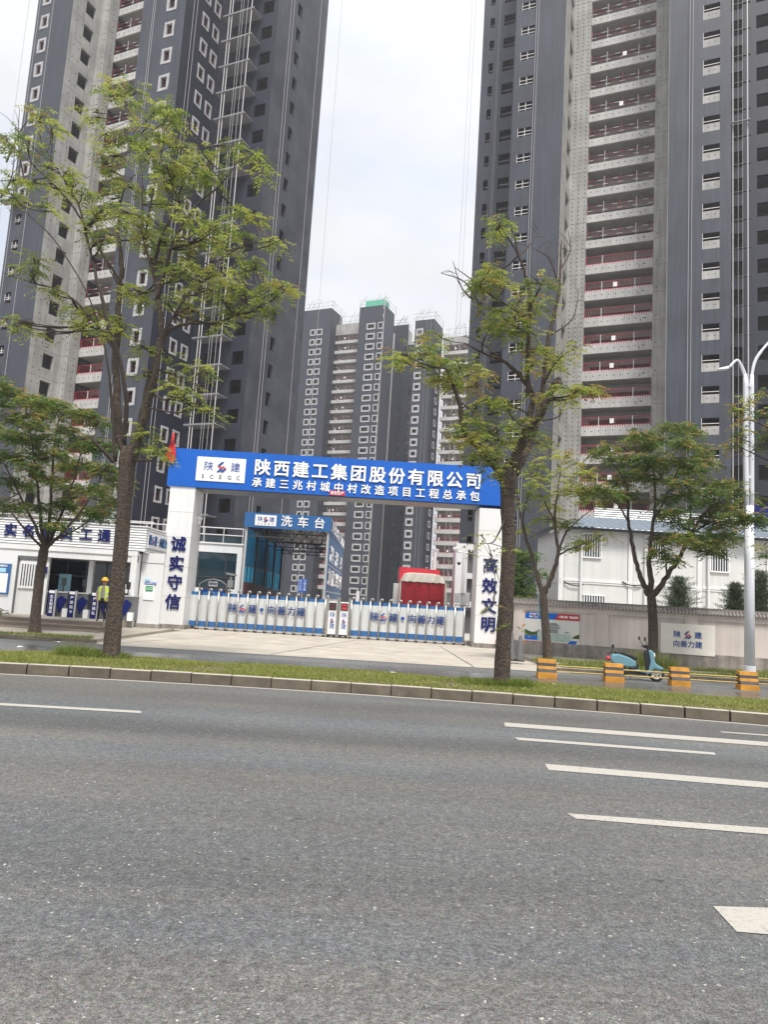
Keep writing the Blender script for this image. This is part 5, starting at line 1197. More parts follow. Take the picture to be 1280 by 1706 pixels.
wheel(-.55); wheel(.62)
b = B(); poly(b, [(-.86, .62), (-.80, .78), (-.62, .82), (-.25, .72), (-.05, .60), (-.02, .44), (-.22, .40), (-.52, .42), (-.78, .50)], -.15, .15); b.build('rear_body', M['scooter'], SC, bevel=.05)
b = B(); poly(b, [(-.10, .60), (.02, .56), (.04, .38), (-.02, .30), (-.2, .30), (-.24, .41), (-.10, .44)], -.13, .13); b.build('seat_post_cover', M['black'], SC, bevel=.03)
b = B(); poly(b, [(-.72, .83), (-.70, .88), (-.50, .89), (-.18, .80), (.0, .74), (.02, .68), (-.08, .63), (-.22, .72), (-.5, .81)], -.13, .13); b.build('seat', M['black'], SC, bevel=.03)
b = B(); poly(b, [(-.1, .30), (.38, .24), (.42, .29), (.46, .38), (.40, .38), (.3, .31), (-.05, .36)], -.14, .14); b.build('floorboard', M['scooter'], SC, bevel=.02)
b = B(); poly(b, [(-.65, .20), (.3, .18), (.3, .25), (-.1, .31), (-.5, .40), (-.62, .36)], -.10, .10); b.build('underbody', M['black'], SC, bevel=.02)
b = B(); poly(b, [(.34, .30), (.40, .62), (.33, .98), (.42, 1.0), (.52, .92), (.54, .66), (.60, .55), (.80, .46), (.84, .40), (.74, .36), (.52, .40), (.46, .32)], -.14, .14); b.build('front_shield', M['scooter'], SC, bevel=.05)
b = B(); poly(b, [(.30, .34), (.27, .66), (.22, .80), (.26, .96), (.32, .97), (.37, .62), (.33, .34)], -.12, .12); b.build('leg_shield_lining', M['black'], SC, bevel=.02)
b = B(); b.tube([(.40, 0, .95), (.30, 0, 1.10)], .04, 8); b.tube([(.24, -.32, 1.08), (.30, -.12, 1.12), (.30, .12, 1.12), (.24, .32, 1.08)], .02, 8); b.box(.22, .36, -.1, .1, 1.04, 1.14); b.build('handlebar', M['black'], SC)
for sy in (-.34, .34):
    b = B(); b.tube([(.27, sy*.8, 1.1), (.18, sy, 1.28)], .01, 6); b.ellipsoid((.16, sy, 1.34), (.03, .075, .065), 12, 8); b.build('mirror', M['black'], SC, smooth=True)
b = B(); b.tube([(-.80, -.02, .82), (-.93, -.02, .80)], .015, 6); b.tube([(-.80, .0, .82), (-.76, .0, .98)], .012, 6); b.ellipsoid((-.76, 0, 1.04), (.045, .03, .07), 12, 8); b.build('rear_mirror', M['black'], SC, smooth=True)
b = B(); b.ellipsoid((-.90, 0, .64), (.07, .10, .08), 12, 8); b.build('tail_light', M['logo_red'], SC, smooth=True)
b = B(); b.ellipsoid((.53, 0, .82), (.05, .08, .09), 12, 8); b.build('headlight', M['white'], SC, smooth=True)
b = B()
for sy in (-.07, .07): b.tube([(.50, sy, .50), (.62, sy, .245)], .018, 8)
b.tube([(-.2, -.07, .32), (-.55, -.075, .245)], .025, 8); b.tube([(-.1, .10, .25), (-.16, .17, .02)], .012, 6); b.build('fork', M['steel'], SC)
# ---------------------------------------------------------------- bollard, street lamp
for px, py, h, lab in ((866.5, 1102, .92, 'dark tapered bollard standing at the kerb corner left of the poster'), (852, 1094, 1.05, 'dark tapered bollard mostly hidden behind the big right tree trunk')):
    P_ = at(px, py, 26); b = B(); b.lathe([(0, 0), (.17, 0), (.15, .1), (.06, h*.95), (.035, h), (0, h)], (P_.x, 26, .1), 'z', 16); tag(b.build('bollard', M['cone'], smooth=True), lab, 'bollard')
LY = 25.4; lx = at(1250, 1112, LY).x
LP = thing('street_lamp', 'tall white double armed street lamp in front of the boundary wall', 'street lamp', (lx, LY, .12))
b = B(); b.tube([(0, 0, 0), (0, 0, 6.0)], [.175, .155], 16); b.build('pole', M['lamp'], LP, smooth=True)
b = B(); b.lathe([(.26, 0), (.26, .03), (.2, .03), (.2, .35), (.185, .36)], (0, 0, 0), 'z', 16); b.build('base', M['lamp'], LP)
zt_ = at(1262, 625, LY).z-.12
for s_ in (-1, 1):
    b = B(); b.tube([(s_*.085, 0, 5.6), (s_*.1, 0, 6.6), (s_*.12, 0, zt_-.4), (s_*.12-.0, 0, zt_)], [.085, .08, .07, .065], 12); b.build('upper_tube', M['lamp'], LP, smooth=True)
b = B(); b.box(-.12, .12, -.06, .06, 7.0, 7.1); b.build('clamp', M['lamp'], LP)
for s_, (tx, tz) in ((-1, (-.72, .05)), (1, (1.45, 1.85))):
    for o_, dr in ((0, 0), (.12, -.35)):
        b = B(); P = [(s_*(.05-o_*.0), 0, zt_-.5+dr), (s_*(.10), 0, zt_-.1+dr*.6), (s_*.28, 0, zt_+.34*(1 if s_ < 0 else 1.9)+dr*.2), (tx*.62, 0, zt_+(.52 if s_ < 0 else 1.45)), (tx, 0, zt_+tz+.18)]
        Q = []
        for i in range(len(P)-1):
            for k in range(5):
                t = k/5; p0 = Vector(P[max(i-1, 0)]); p1 = Vector(P[i]); p2 = Vector(P[i+1]); p3 = Vector(P[min(i+2, len(P)-1)])
                Q.append(.5*((2*p1)+(-p0+p2)*t+(2*p0-5*p1+4*p2-p3)*t*t+(-p0+3*p1-3*p2+p3)*t**3))
        if o_: Q = Q[:13]
        else: Q.append(Vector(P[-1]))
        b.tube(Q, .05 if not o_ else .035, 10); b.build('arm', M['lamp'], LP, smooth=True)
    b = B(); b.hexa([(tx-.05, -.12, zt_+tz+.1), (tx+s_*.45, -.12, zt_+tz+.04), (tx+s_*.45, .12, zt_+tz+.04), (tx-.05, .12, zt_+tz+.1)], [(tx-.05, -.08, zt_+tz+.22), (tx+s_*.43, -.1, zt_+tz+.10), (tx+s_*.43, .1, zt_+tz+.10), (tx-.05, .08, zt_+tz+.22)]); b.build('lamp_head', M['lamp'], LP, bevel=.02)
SC.scale = (.95,)*3
# overhead items on the small tree: blue plaque
b = B(); P_ = at(903.5, 1008, 26.9); b.box(P_.x-.13, P_.x+.13, 26.9, 26.93, P_.z-.42, P_.z+.42); q = b.build('tree_plaque', M['screen']); tag(q, 'narrow blue and white plaque strapped to the tree before the poster', 'plaque')
for i, ch in enumerate('注意安全'): link(glyph(ch, M['navy'], .01, .01), 'letter', q, (P_.x, 26.89, P_.z+.29-i*.2), (PI/2, 0, 0), scale=.19)
# ---------------------------------------------------------------- trees
def smooth_path(P, k=6):
    P = [Vector(p) for p in P]; Q = []
    for i in range(len(P)-1):
        p0, p1, p2, p3 = P[max(i-1, 0)], P[i], P[i+1], P[min(i+2, len(P)-1)]
        for j in range(k):
            t = j/k; Q.append(.5*((2*p1)+(-p0+p2)*t+(2*p0-5*p1+4*p2-p3)*t*t+(-p0+3*p1-3*p2+p3)*t**3))
    Q.append(P[-1]); return Q
def leaves_np(C, n, rad, Lr=.36, ll=.105, lw=.036, seed=0, pairs=5, mixw=(.62, .30, .08), droop=.9):
    """compound leaves scattered through small clumps: C (k,3) centres, rad (k,) radii"""
    g_ = np.random.default_rng(seed); k = len(C); idx = np.repeat(np.arange(k), n) if np.isscalar(n) else np.repeat(np.arange(k), n)
    m = len(idx); d = g_.normal(size=(m, 3)); d /= np.linalg.norm(d, axis=1)[:, None]; r_ = rad[idx]*g_.random(m)**.45
    O = C[idx]+d*r_[:, None]*np.array([1, 1, .62]); az = np.where(g_.random(m) < .75, np.arctan2(d[:, 1], d[:, 0])+g_.normal(0, .6, m), g_.uniform(0, 2*PI, m))
    el = g_.normal(.15, .35, m); L_ = Lr*g_.uniform(.65, 1.2, m)
    h = np.stack([np.cos(az), np.sin(az), np.zeros(m)], 1); sd_ = np.stack([-np.sin(az), np.cos(az), np.zeros(m)], 1)
    V = []; q = 2*pairs+1
    for j in range(q):
        t = 1.0 if j == q-1 else .22+.72*(j//2)/(pairs-1); s_ = 0 if j == q-1 else (1 if j % 2 else -1)
        P = O+h*(L_*t*np.cos(el))[:, None]; P[:, 2] += L_*(np.sin(el)*t-droop*.5*t*t)
        D = h*(.35+.65*(s_ == 0))+sd_*s_*.85; D = D+np.array([0, 0, -1])*g_.uniform(.15, .95, m)[:, None]*droop*.8; D /= np.linalg.norm(D, axis=1)[:, None]
        Wd = np.cross(D, g_.normal(size=(m, 3))*.55+np.array([0, 0, 1])); Wd /= np.linalg.norm(Wd, axis=1)[:, None]+1e-9
        l = ll*g_.uniform(.75, 1.25, m)[:, None]; w = lw*g_.uniform(.8, 1.2, m)[:, None]
        V.append(np.stack([P, P+D*l*.45+Wd*w*.5, P+D*l, P+D*l*.45-Wd*w*.5], 1))
    V = np.stack(V, 1).reshape(-1, 3); F = np.arange(len(V)).reshape(-1, 4)
    cm = g_.random(k)[idx]*.5+g_.random(m)*.5; a, b_ = mixw[0], mixw[0]+mixw[1]
    mi = np.where(cm < np.quantile(cm, a), 0, np.where(cm < np.quantile(cm, min(b_, 1)), 1, 2)); tip = (d[:, 2] > .45) & (g_.random(m) < .3) & (mixw[2] > 0)
    mi = np.where(tip, 2 if mixw[2] > .05 else 1, mi)
    return V, F, np.repeat(mi, q)
def tree(label, Y, trunk, limbs, clumps, sc, seed, n=22, spread=1.0, mats=None, mixw=(.62, .30, .08), name='tree', group='street trees along the road', bare=(), Lr=.36, ll=.105, lw=.036, extra=1, z0=.1):
    """trunk: [(px,py,r)], limbs: [[(px,py,r,dy)...]], clumps: [(px,py,rpx)] measured in the photograph at depth Y; dy are metres in depth"""
    rr = random.Random(seed); mats = mats or [M['leaf'], M['leaf_y'], M['leaf_o']]
    base = at(trunk[0][0], trunk[0][1], Y); T_ = thing(name, label, 'tree', (base.x, Y, z0), group=group); org = Vector((base.x, Y, z0))
    def W_(px, py, dy): return at(px, py, Y+dy)
    P = [W_(t[0], t[1], t[3] if len(t) > 3 else 0) for t in trunk]; P[0].z = z0-.05; rad = [t[2] for t in trunk]
    Q = smooth_path(P, 5); RQ = [rad[min(i//5, len(rad)-1)]+(rad[min(i//5+1, len(rad)-1)]-rad[min(i//5, len(rad)-1)])*((i % 5)/5) for i in range(len(Q))]
    RQ[0] *= 1.35; RQ[1] *= 1.12
    RQ = [r_*(1+rr.uniform(-.05, .05)) for r_ in RQ]
    b = B(org); b.tube(Q, RQ, 14); b.build('trunk', M['bark'], T_, smooth=True)
    skel = []
    for L_ in limbs:
        P = [W_(l[0], l[1], l[3]) for l in L_]; Q = smooth_path(P, 6); K = len(L_)
        RQ = []
        for i in range(len(Q)):
            a = min(i//6, K-1); c = min(a+1, K-1); RQ.append((L_[a][2]+(L_[c][2]-L_[a][2])*((i % 6)/6)))
        Q = [q+Vector((rr.uniform(-1, 1), rr.uniform(-1, 1), rr.uniform(-1, 1)))*RQ[i]*.35 for i, q in enumerate(Q)]
        b = B(org); b.tube(Q, RQ, 9); b.build('branch', M['bark'] if L_[0][2] > .07 else M['bark2'], T_, smooth=True)
        skel += list(zip(Q, RQ))
    tw = B(org); C = []; Rd = []; RP = []
    for (px, py, rp) in clumps:
        # depth: start from the nearest limb as seen from the front, move off it a little
        t0 = W_(px, py, 0); best = min(skel, key=lambda s: (s[0].x-t0.x)**2+(s[0].z-t0.z)**2+ (0 if s[0].z < t0.z+.4 else .4))
        dy = max(-2.6, min(2.6, (best[0].y-Y)+rr.uniform(-1, 1)*spread)); c = W_(px, py, dy); r_ = rp*sc
        for e in range(extra):
            RP.append(rp); cc_ = c+Vector((rr.uniform(-1, 1)*r_*.6, rr.uniform(-1, 1)*r_*1.2, rr.uniform(-.5, .5)*r_))*(1 if e else .2)
            C.append(cc_); Rd.append(r_)
            cand = [s for s in skel if s[0].z < cc_.z+.15] or skel
            s = min(cand, key=lambda s: (s[0]-cc_).length); mid = s[0].lerp(cc_, .5)+Vector((rr.uniform(-.12, .12), rr.uniform(-.12, .12), -.06*(cc_-s[0]).length))
            tw.tube(smooth_path([s[0], mid, cc_], 3), [min(s[1]*.7, .022)]*4+[.014, .012, .008], 5)
            for k in range(4):
                d = Vector((rr.gauss(0, 1), rr.gauss(0, 1), rr.gauss(.2, .5))).normalized()*r_*rr.uniform(.6, 1.0); tw.tube([mid.lerp(cc_, .6), mid.lerp(cc_+d, .8)+Vector((0, 0, .03)), cc_+d], [.008, .006, .003], 4)
    for P in bare:
        pts = [W_(p[0], p[1], p[2] if len(p) > 2 else 0) for p in P]; Q = smooth_path(pts, 4); tw.tube(Q, [.022*(1-i/len(Q))+.004 for i in range(len(Q))], 5)
        for q in Q[3:]:
            if rr.random() < .6:
                d = Vector((rr.uniform(-1, 1), rr.uniform(-.6, .6), rr.uniform(.1, 1))).normalized()*rr.uniform(.2, .55); tw.tube([q, q+d*.5+Vector((0, 0, .04)), q+d], [.008, .006, .003], 4)
    tw.build('twigs', M['bark2'], T_, kind='stuff')
    RP = np.array(RP); nn = np.maximum(3, np.rint(n*(RP/np.median(RP))**1.6*np.random.default_rng(seed).uniform(.45, 1.35, len(RP)))).astype(int)
    V, F, mi = leaves_np(np.array([tuple(c-org) for c in C]), nn, np.array(Rd), Lr, ll, lw, seed, mixw=mixw)
    npmesh('foliage', V, F, mi, mats, T_, 'stuff'); return T_
def z1c(l, s=2.2857, ox=0, oy=0, r_=22): return [(x/s+ox, y/s+oy, r_) for x, y in l]
A = z1c([(455, 340), (490, 390), (440, 370), (520, 360), (350, 430), (640, 430), (600, 410), (665, 450), (160, 455), (190, 470), (25, 530), (560, 490), (620, 540), (700, 560), (760, 580), (880, 560), (950, 590), (975, 620), (640, 620), (560, 600), (480, 520), (400, 550), (105, 550), (180, 630), (250, 650), (120, 690), (60, 680), (30, 750), (220, 720), (310, 740), (180, 790), (400, 640), (450, 680), (500, 720), (560, 740), (620, 700), (680, 660), (740, 660), (820, 680), (380, 820), (460, 800), (540, 820), (600, 860), (700, 850), (760, 840), (830, 860), (900, 800), (980, 830), (1050, 920), (930, 900), (860, 940), (780, 930), (700, 960), (640, 940), (560, 920), (480, 890), (400, 900), (130, 980), (120, 1040), (200, 1110), (270, 1170), (320, 1200), (380, 1200), (300, 1240), (530, 1110), (600, 1020), (680, 1030), (750, 1010), (830, 1040), (900, 1040), (960, 1000), (1030, 1080), (1090, 1100), (1010, 1160), (930, 1120), (850, 1130), (780, 1100), (700, 1120), (640, 1160), (60, 1230), (740, 1180), (870, 1190), (980, 1200), (420, 760), (350, 880), (650, 780), (540, 560), (430, 600), (620, 650), (700, 700), (880, 900), (590, 950), (520, 860), (730, 900)], r_=20)
A += z1c([(600, 500), (640, 620), (700, 540), (760, 620), (820, 600), (870, 600), (800, 700), (850, 760), (895, 780), (720, 680), (640, 880), (620, 940), (670, 960), (430, 440), (480, 420), (530, 430), (380, 400), (580, 270), (620, 330), (960, 230), (1000, 330), (1100, 330), (1180, 280), (1230, 255), (940, 420), (90, 410), (160, 450), (690, 150), (760, 200), (850, 200), (1120, 190), (1050, 260)], 2.56, 0, 380, 17)
T1 = tree('tall leafy street tree standing on the median before the left gate pillar', 17.1,
     [(185, 1092, .195), (190, 1030, .18), (197, 960, .175), (204, 880, .17), (210, 800, .18), (212, 765, .21), (215, 745, .15)],
     [[(208, 770, .12, 0), (196, 700, .10, .1), (193, 600, .085, .3), (198, 500, .07, .4), (202, 440, .06, .3), (196, 380, .04, .5), (205, 320, .02, .6), (225, 290, .01, .6)],
      [(218, 775, .12, 0), (238, 700, .085, -.3), (255, 640, .075, -.5), (268, 560, .07, -.6), (262, 490, .06, -.7), (258, 440, .055, -.6), (270, 390, .03, -.9), (300, 340, .015, -1.1)],
      [(214, 770, .11, 0), (236, 690, .07, .5), (250, 630, .06, .8), (275, 560, .05, 1.0), (310, 540, .04, 1.3), (370, 535, .03, 1.6), (430, 500, .02, 1.7), (480, 480, .01, 1.6)],
      [(206, 740, .07, 0), (208, 640, .05, -.5), (180, 540, .045, -.9), (165, 480, .04, -1.1), (150, 420, .03, -1.0), (130, 340, .022, -1.0), (100, 290, .014, -.8), (70, 240, .01, -.6)],
      [(196, 590, .045, .3), (160, 540, .035, .6), (110, 490, .028, .9), (50, 470, .02, 1.2), (5, 455, .008, 1.4)],
      [(192, 770, .05, 0), (184, 650, .03, -.3), (170, 560, .022, -.2), (140, 480, .018, .2), (90, 400, .016, .5), (40, 350, .014, .8), (0, 300, .01, 1.0)],
      [(200, 470, .035, .4), (150, 390, .03, .0), (110, 330, .022, -.4), (60, 280, .018, -.7), (0, 225, .01, -.9)],
      [(262, 480, .045, -.7), (240, 400, .03, -.2), (237, 330, .02, .2), (235, 280, .015, .3), (222, 220, .012, .3), (205, 170, .006, .3)],
      [(262, 500, .045, -.7), (290, 400, .03, -1.2), (330, 340, .024, -1.4), (365, 310, .018, -1.6), (400, 265, .01, -1.8)],
      [(268, 560, .04, -.6), (320, 480, .03, -.3), (370, 430, .02, .1), (430, 400, .012, .4), (465, 395, .006, .5)],
      [(255, 650, .03, -.5), (270, 665, .025, -.9), (300, 660, .02, -1.2), (340, 640, .012, -1.4)],
      [(190, 770, .06, 0), (165, 745, .04, -.3), (150, 730, .02, -.5)],
      [(240, 400, .025, -.2), (255, 320, .018, -.6), (270, 250, .012, -.9), (290, 200, .006, -1.0)]],
     A, 1/94, 5, n=12, spread=1.0, mixw=(.56, .40, .04),
     bare=[[(40, 300, 1), (30, 240, 1), (32, 180, 1.1)], [(10, 270, .5), (35, 215, .6), (60, 190, .6)], [(200, 480, 0), (170, 420, -.3), (150, 330, -.4)], [(0, 330, 1), (20, 290, 1.1), (25, 210, 1.2)]], extra=2)
Bc = z1c([(680, 50), (700, 80), (640, 310), (665, 320), (590, 400), (720, 420), (560, 440), (610, 380), (900, 370), (930, 400), (820, 500), (930, 520), (900, 480), (700, 600), (650, 560), (760, 600), (640, 640), (740, 690), (800, 640), (880, 700), (900, 800), (980, 850), (1050, 830), (1110, 780), (950, 910), (1010, 890), (880, 880), (850, 780), (1090, 1030), (1150, 1030), (1200, 1020), (1070, 1080), (100, 810), (60, 860), (160, 860), (230, 860), (290, 700), (280, 770), (320, 850), (400, 900), (450, 900), (380, 950), (420, 1000), (130, 800), (480, 860), (400, 980), (680, 1100), (730, 1130), (640, 1080), (520, 1160), (560, 1210), (780, 1220), (850, 1200), (500, 1290), (560, 1300), (620, 1280), (480, 1330), (640, 1370), (580, 1420), (660, 1450), (640, 1530), (820, 1280), (900, 1300), (920, 1350), (570, 920), (700, 1250), (740, 1340), (340, 960), (560, 1000), (480, 1240), (700, 640), (860, 560), (900, 1060), (430, 1300)], 3.5556, 640, 360, 15)
Bc += [(808, 905, 6), (820, 928, 6), (852, 915, 5), (800, 890, 5), (822, 1010, 4), (855, 1040, 4), (830, 785, 9), (805, 750, 10)]
T2 = tree('tall street tree with bare dead upper branches on the median before the right gate pillar', 16.2,
     [(836, 1142, .19), (840, 1060, .172), (845, 980, .165), (848, 900, .158), (846, 840, .16), (848, 800, .19), (850, 775, .14)],
     [[(838, 800, .11, 0), (810, 755, .07, -.4), (775, 720, .06, -.6), (768, 680, .05, -.7), (755, 640, .04, -.8), (740, 610, .03, -.9), (715, 590, .02, -1.1), (680, 595, .01, -1.3)],
      [(845, 785, .12, 0), (865, 740, .09, .2), (885, 690, .08, .4), (888, 660, .07, .4), (878, 640, .06, .4), (845, 605, .04, .5), (810, 590, .03, .6), (775, 572, .015, .7)],
      [(852, 790, .12, 0), (872, 730, .10, -.3), (900, 690, .085, -.6), (920, 650, .08, -.7), (931, 632, .078, -.8)],
      [(858, 790, .10, 0), (890, 720, .075, .6), (905, 640, .06, .9), (915, 560, .055, 1.0), (930, 500, .045, 1.0), (934, 450, .03, 1.1), (936, 400, .012, 1.2)],
      [(880, 660, .06, .4), (880, 580, .05, .2), (884, 500, .045, 0), (876, 460, .035, -.1), (866, 430, .028, -.2), (850, 400, .02, -.3), (835, 378, .01, -.4)],
      [(882, 530, .045, .1), (850, 510, .03, -.2), (815, 490, .022, -.4), (785, 465, .014, -.5), (758, 445, .006, -.6)],
      [(884, 510, .03, 0), (900, 480, .02, -.4), (910, 460, .012, -.6)],
      [(905, 640, .03, .9), (930, 600, .02, .5), (960, 580, .012, .3)],
      [(925, 640, .03, -.8), (950, 650, .02, -1.0), (985, 650, .01, -1.2)],
      [(770, 680, .03, -.7), (760, 640, .02, -.3), (770, 610, .012, -.1)],
      [(848, 850, .03, 0), (825, 900, .015, -.3), (805, 905, .006, -.5)]],
     Bc, 1/86, 8, n=20, spread=.8, mixw=(.50, .42, .08),
     bare=[[(860, 430, -.2), (882, 410, 0), (898, 385, .2)], [(930, 470, 1), (915, 430, .8), (890, 415, .7)], [(934, 450, 1.1), (950, 420, 1.3), (948, 385, 1.4)], [(800, 510, -.4), (775, 470, -.6), (735, 455, -.8)], [(790, 500, -.4), (770, 480, -.5), (755, 435, -.6)], [(915, 560, 1), (955, 530, 1.2), (965, 480, 1.3)], [(845, 605, .5), (800, 570, .7), (772, 560, .9)], [(905, 700, .5), (935, 690, .6), (950, 640, .7)], [(866, 430, -.2), (850, 370, -.4), (842, 355, -.4)], [(875, 470, 0), (905, 470, .3), (925, 440, .5)]], extra=1)
C3 = [(20, 650), (0, 640), (45, 672), (70, 665), (105, 675), (140, 690), (165, 705), (25, 695), (65, 708), (115, 715), (8, 720), (155, 745), (15, 760), (55, 755), (95, 755), (138, 775), (175, 780), (5, 800), (38, 808), (78, 800), (120, 808), (160, 818), (188, 835), (20, 845), (150, 855), (110, 840), (65, 845), (195, 800), (-20, 700), (-25, 760), (-15, 830), (85, 730), (40, 730), (130, 740), (170, 850), (95, 870), (180, 740), (60, 690), (90, 690), (0, 670), (50, 780), (110, 780)]
tree('small dense street tree in front of the entrance house at far left', 25.3,
     [(57, 1054, .19), (60, 1010, .17), (66, 960, .155), (72, 920, .16), (75, 905, .13)],
     [[(74, 915, .08, 0), (55, 870, .05, .3), (35, 830, .04, .6), (10, 780, .02, .9), (-10, 740, .01, 1.0)], [(74, 915, .08, 0), (66, 850, .055, -.4), (60, 790, .04, -.6), (50, 720, .02, -.7), (40, 670, .01, -.7)],
      [(76, 915, .08, 0), (84, 840, .055, .2), (88, 770, .04, .3), (95, 710, .02, .3), (100, 680, .01, .3)], [(78, 912, .07, 0), (105, 850, .05, .6), (125, 790, .03, .9), (140, 730, .015, 1.1)],
      [(80, 910, .06, 0), (120, 870, .045, -.5), (155, 820, .03, -.8), (180, 770, .012, -1.0)], [(72, 915, .05, 0), (40, 880, .035, -.8), (0, 830, .02, -1.2)], [(80, 905, .04, 0), (130, 880, .03, .2), (170, 850, .02, .4), (195, 830, .01, .5)]],
     [(x, y, 17) for x, y in C3], 1/50, 13, n=36, spread=1.3, mats=[M['leaf_d'], M['leaf'], M['leaf_o']], mixw=(.52, .40, .08), extra=2, Lr=.40, ll=.13, lw=.05, z0=.12)
z7 = lambda l, r_: [(x/2.56+780, y/2.56+600, r_) for x, y in l]
C4 = z7([(290, 450), (350, 420), (420, 400), (470, 440), (400, 480), (330, 500), (280, 520), (450, 520), (500, 480), (540, 520), (250, 560), (310, 580), (380, 560), (440, 560), (330, 680), (380, 690), (430, 690), (470, 770), (530, 770), (580, 750), (230, 620), (450, 800), (500, 790), (280, 480), (490, 560), (360, 620), (520, 600), (240, 720)], 13)
tree('small light green street tree beside the pavilion poster', 26.6,
     [(914, 1098, .17), (910, 1050, .15), (906, 1000, .15), (905, 985, .12)],
     [[(904, 990, .10, 0), (893, 950, .085, .1), (878, 900, .06, .2), (866, 850, .035, .3), (860, 800, .015, .3)], [(907, 990, .10, 0), (922, 955, .085, -.2), (930, 920, .06, -.4), (925, 870, .05, -.5), (928, 830, .03, -.5), (935, 780, .015, -.5)],
      [(930, 925, .05, -.4), (942, 890, .04, -.1), (960, 870, .025, .2), (985, 850, .012, .3)], [(880, 905, .04, .2), (872, 860, .03, -.3), (890, 800, .02, -.5), (905, 760, .01, -.6)], [(932, 925, .04, -.4), (950, 915, .025, .3), (990, 900, .012, .6)], [(925, 870, .04, -.5), (900, 820, .02, -.8), (880, 780, .01, -1)]],
     C4, 1/45, 17, n=27, spread=.9, mixw=(.52, .42, .06), extra=1, Lr=.40, ll=.12, lw=.042, z0=.12)
C5 = z7([(560, 400), (600, 370), (640, 420), (700, 330), (750, 310), (780, 360), (720, 400), (880, 280), (920, 280), (900, 350), (960, 360), (1000, 400), (1020, 440), (860, 420), (920, 430), (800, 440), (700, 480), (760, 500), (840, 500), (900, 520), (960, 560), (1000, 600), (1060, 560), (1100, 520), (1160, 540), (1180, 600), (1100, 620), (1050, 660), (980, 680), (920, 700), (880, 760), (960, 760), (1040, 740), (1080, 780), (1120, 740), (1200, 690), (1230, 680), (840, 760), (820, 820), (860, 860), (640, 520), (680, 570), (1050, 820), (1000, 790), (880, 640), (820, 600), (560, 540), (600, 560), (760, 420), (940, 480), (1080, 700), (620, 600), (820, 340), (960, 300), (1000, 500), (880, 580), (1140, 660), (850, 660)], 14)
tree('spreading street tree behind the scooter with rust tinged leaf tips', 26.2,
     [(1089, 1096, .19), (1089, 1050, .175), (1087, 1005, .17), (1084, 985, .14)],
     [[(1082, 990, .12, 0), (1066, 955, .085, .2), (1055, 910, .075, .3), (1047, 860, .05, .4), (1045, 810, .03, .5), (1020, 770, .015, .6)], [(1086, 990, .12, 0), (1083, 940, .09, -.2), (1086, 890, .065, -.3), (1092, 840, .045, -.3), (1090, 790, .03, -.2), (1080, 740, .015, -.2)],
      [(1090, 992, .12, 0), (1112, 960, .09, .0), (1135, 925, .07, -.3), (1155, 885, .05, -.5), (1180, 850, .035, -.6), (1220, 830, .02, -.7), (1245, 850, .008, -.7)], [(1136, 925, .05, -.3), (1150, 870, .035, .3), (1150, 800, .025, .6), (1140, 740, .012, .8)],
      [(1088, 870, .04, -.3), (1115, 820, .03, -.8), (1135, 770, .02, -1.0), (1150, 730, .01, -1.2)], [(1048, 870, .04, .4), (1030, 840, .03, .1), (1005, 815, .015, -.1), (990, 800, .008, -.2)], [(1150, 890, .04, -.5), (1190, 870, .025, .2), (1200, 890, .012, .6)], [(1112, 965, .04, 0), (1110, 930, .03, -.5), (1105, 900, .02, -.7)]],
     C5, 1/48, 23, n=30, spread=1.3, mats=[M['leaf_d'], M['leaf'], M['leaf_o']], mixw=(.50, .42, .08), extra=2, Lr=.42, ll=.13, lw=.048, z0=.12)
tree('street tree just outside the right edge with leaves crossing the lamp pole', 20.5,
     [(1345, 1135, .2), (1350, 1000, .18), (1352, 850, .17), (1350, 800, .15)],
     [[(1350, 810, .09, 0), (1320, 760, .05, -.2), (1290, 720, .03, -.3), (1250, 700, .015, -.3), (1220, 705, .006, -.3)], [(1350, 810, .09, 0), (1355, 700, .06, .3), (1340, 600, .03, .4)], [(1352, 810, .08, 0), (1400, 720, .05, -.4), (1430, 650, .03, -.6)], [(1330, 770, .04, -.2), (1290, 770, .03, .3), (1235, 745, .01, .5)], [(1350, 800, .05, 0), (1310, 680, .03, .2), (1270, 650, .012, .3)]],
     [(1232, 682, 11), (1250, 665, 11), (1272, 690, 12), (1245, 722, 11), (1212, 748, 9), (1258, 742, 11), (1240, 702, 10), (1276, 722, 12), (1282, 655, 11), (1226, 732, 9), (1300, 700, 16), (1330, 640, 20), (1360, 700, 22), (1310, 760, 16), (1400, 640, 22), (1380, 760, 20), (1340, 580, 18), (1290, 930, 12), (1275, 925, 8), (1272, 910, 8)],
     1/58, 31, n=20, spread=.5, mats=[M['leaf_d'], M['leaf_y'], M['leaf_o']], mixw=(.55, .28, .17), extra=1, Lr=.34, ll=.11, lw=.04, z0=.12)
tree('street tree outside the left edge reaching in at the upper left', 17.3,
     [(-190, 1080, .2), (-188, 950, .18), (-185, 800, .17)],
     [[(-185, 810, .1, 0), (-150, 650, .06, .2), (-110, 480, .04, .3), (-60, 340, .02, .3), (0, 245, .008, .3)], [(-185, 810, .1, 0), (-220, 650, .06, -.4), (-250, 500, .03, -.6)], [(-150, 650, .04, .2), (-160, 480, .03, -.5), (-130, 350, .015, -.8)]],
     [(2, 232, 12), (10, 250, 10), (-10, 225, 14), (-40, 260, 16), (-60, 320, 18), (-110, 330, 22), (-150, 400, 22), (-90, 420, 20), (-180, 500, 24), (-230, 480, 24), (-120, 520, 22), (-250, 580, 22), (-60, 260, 16), (4, 320, 9)],
     1/68, 37, n=24, spread=.8)
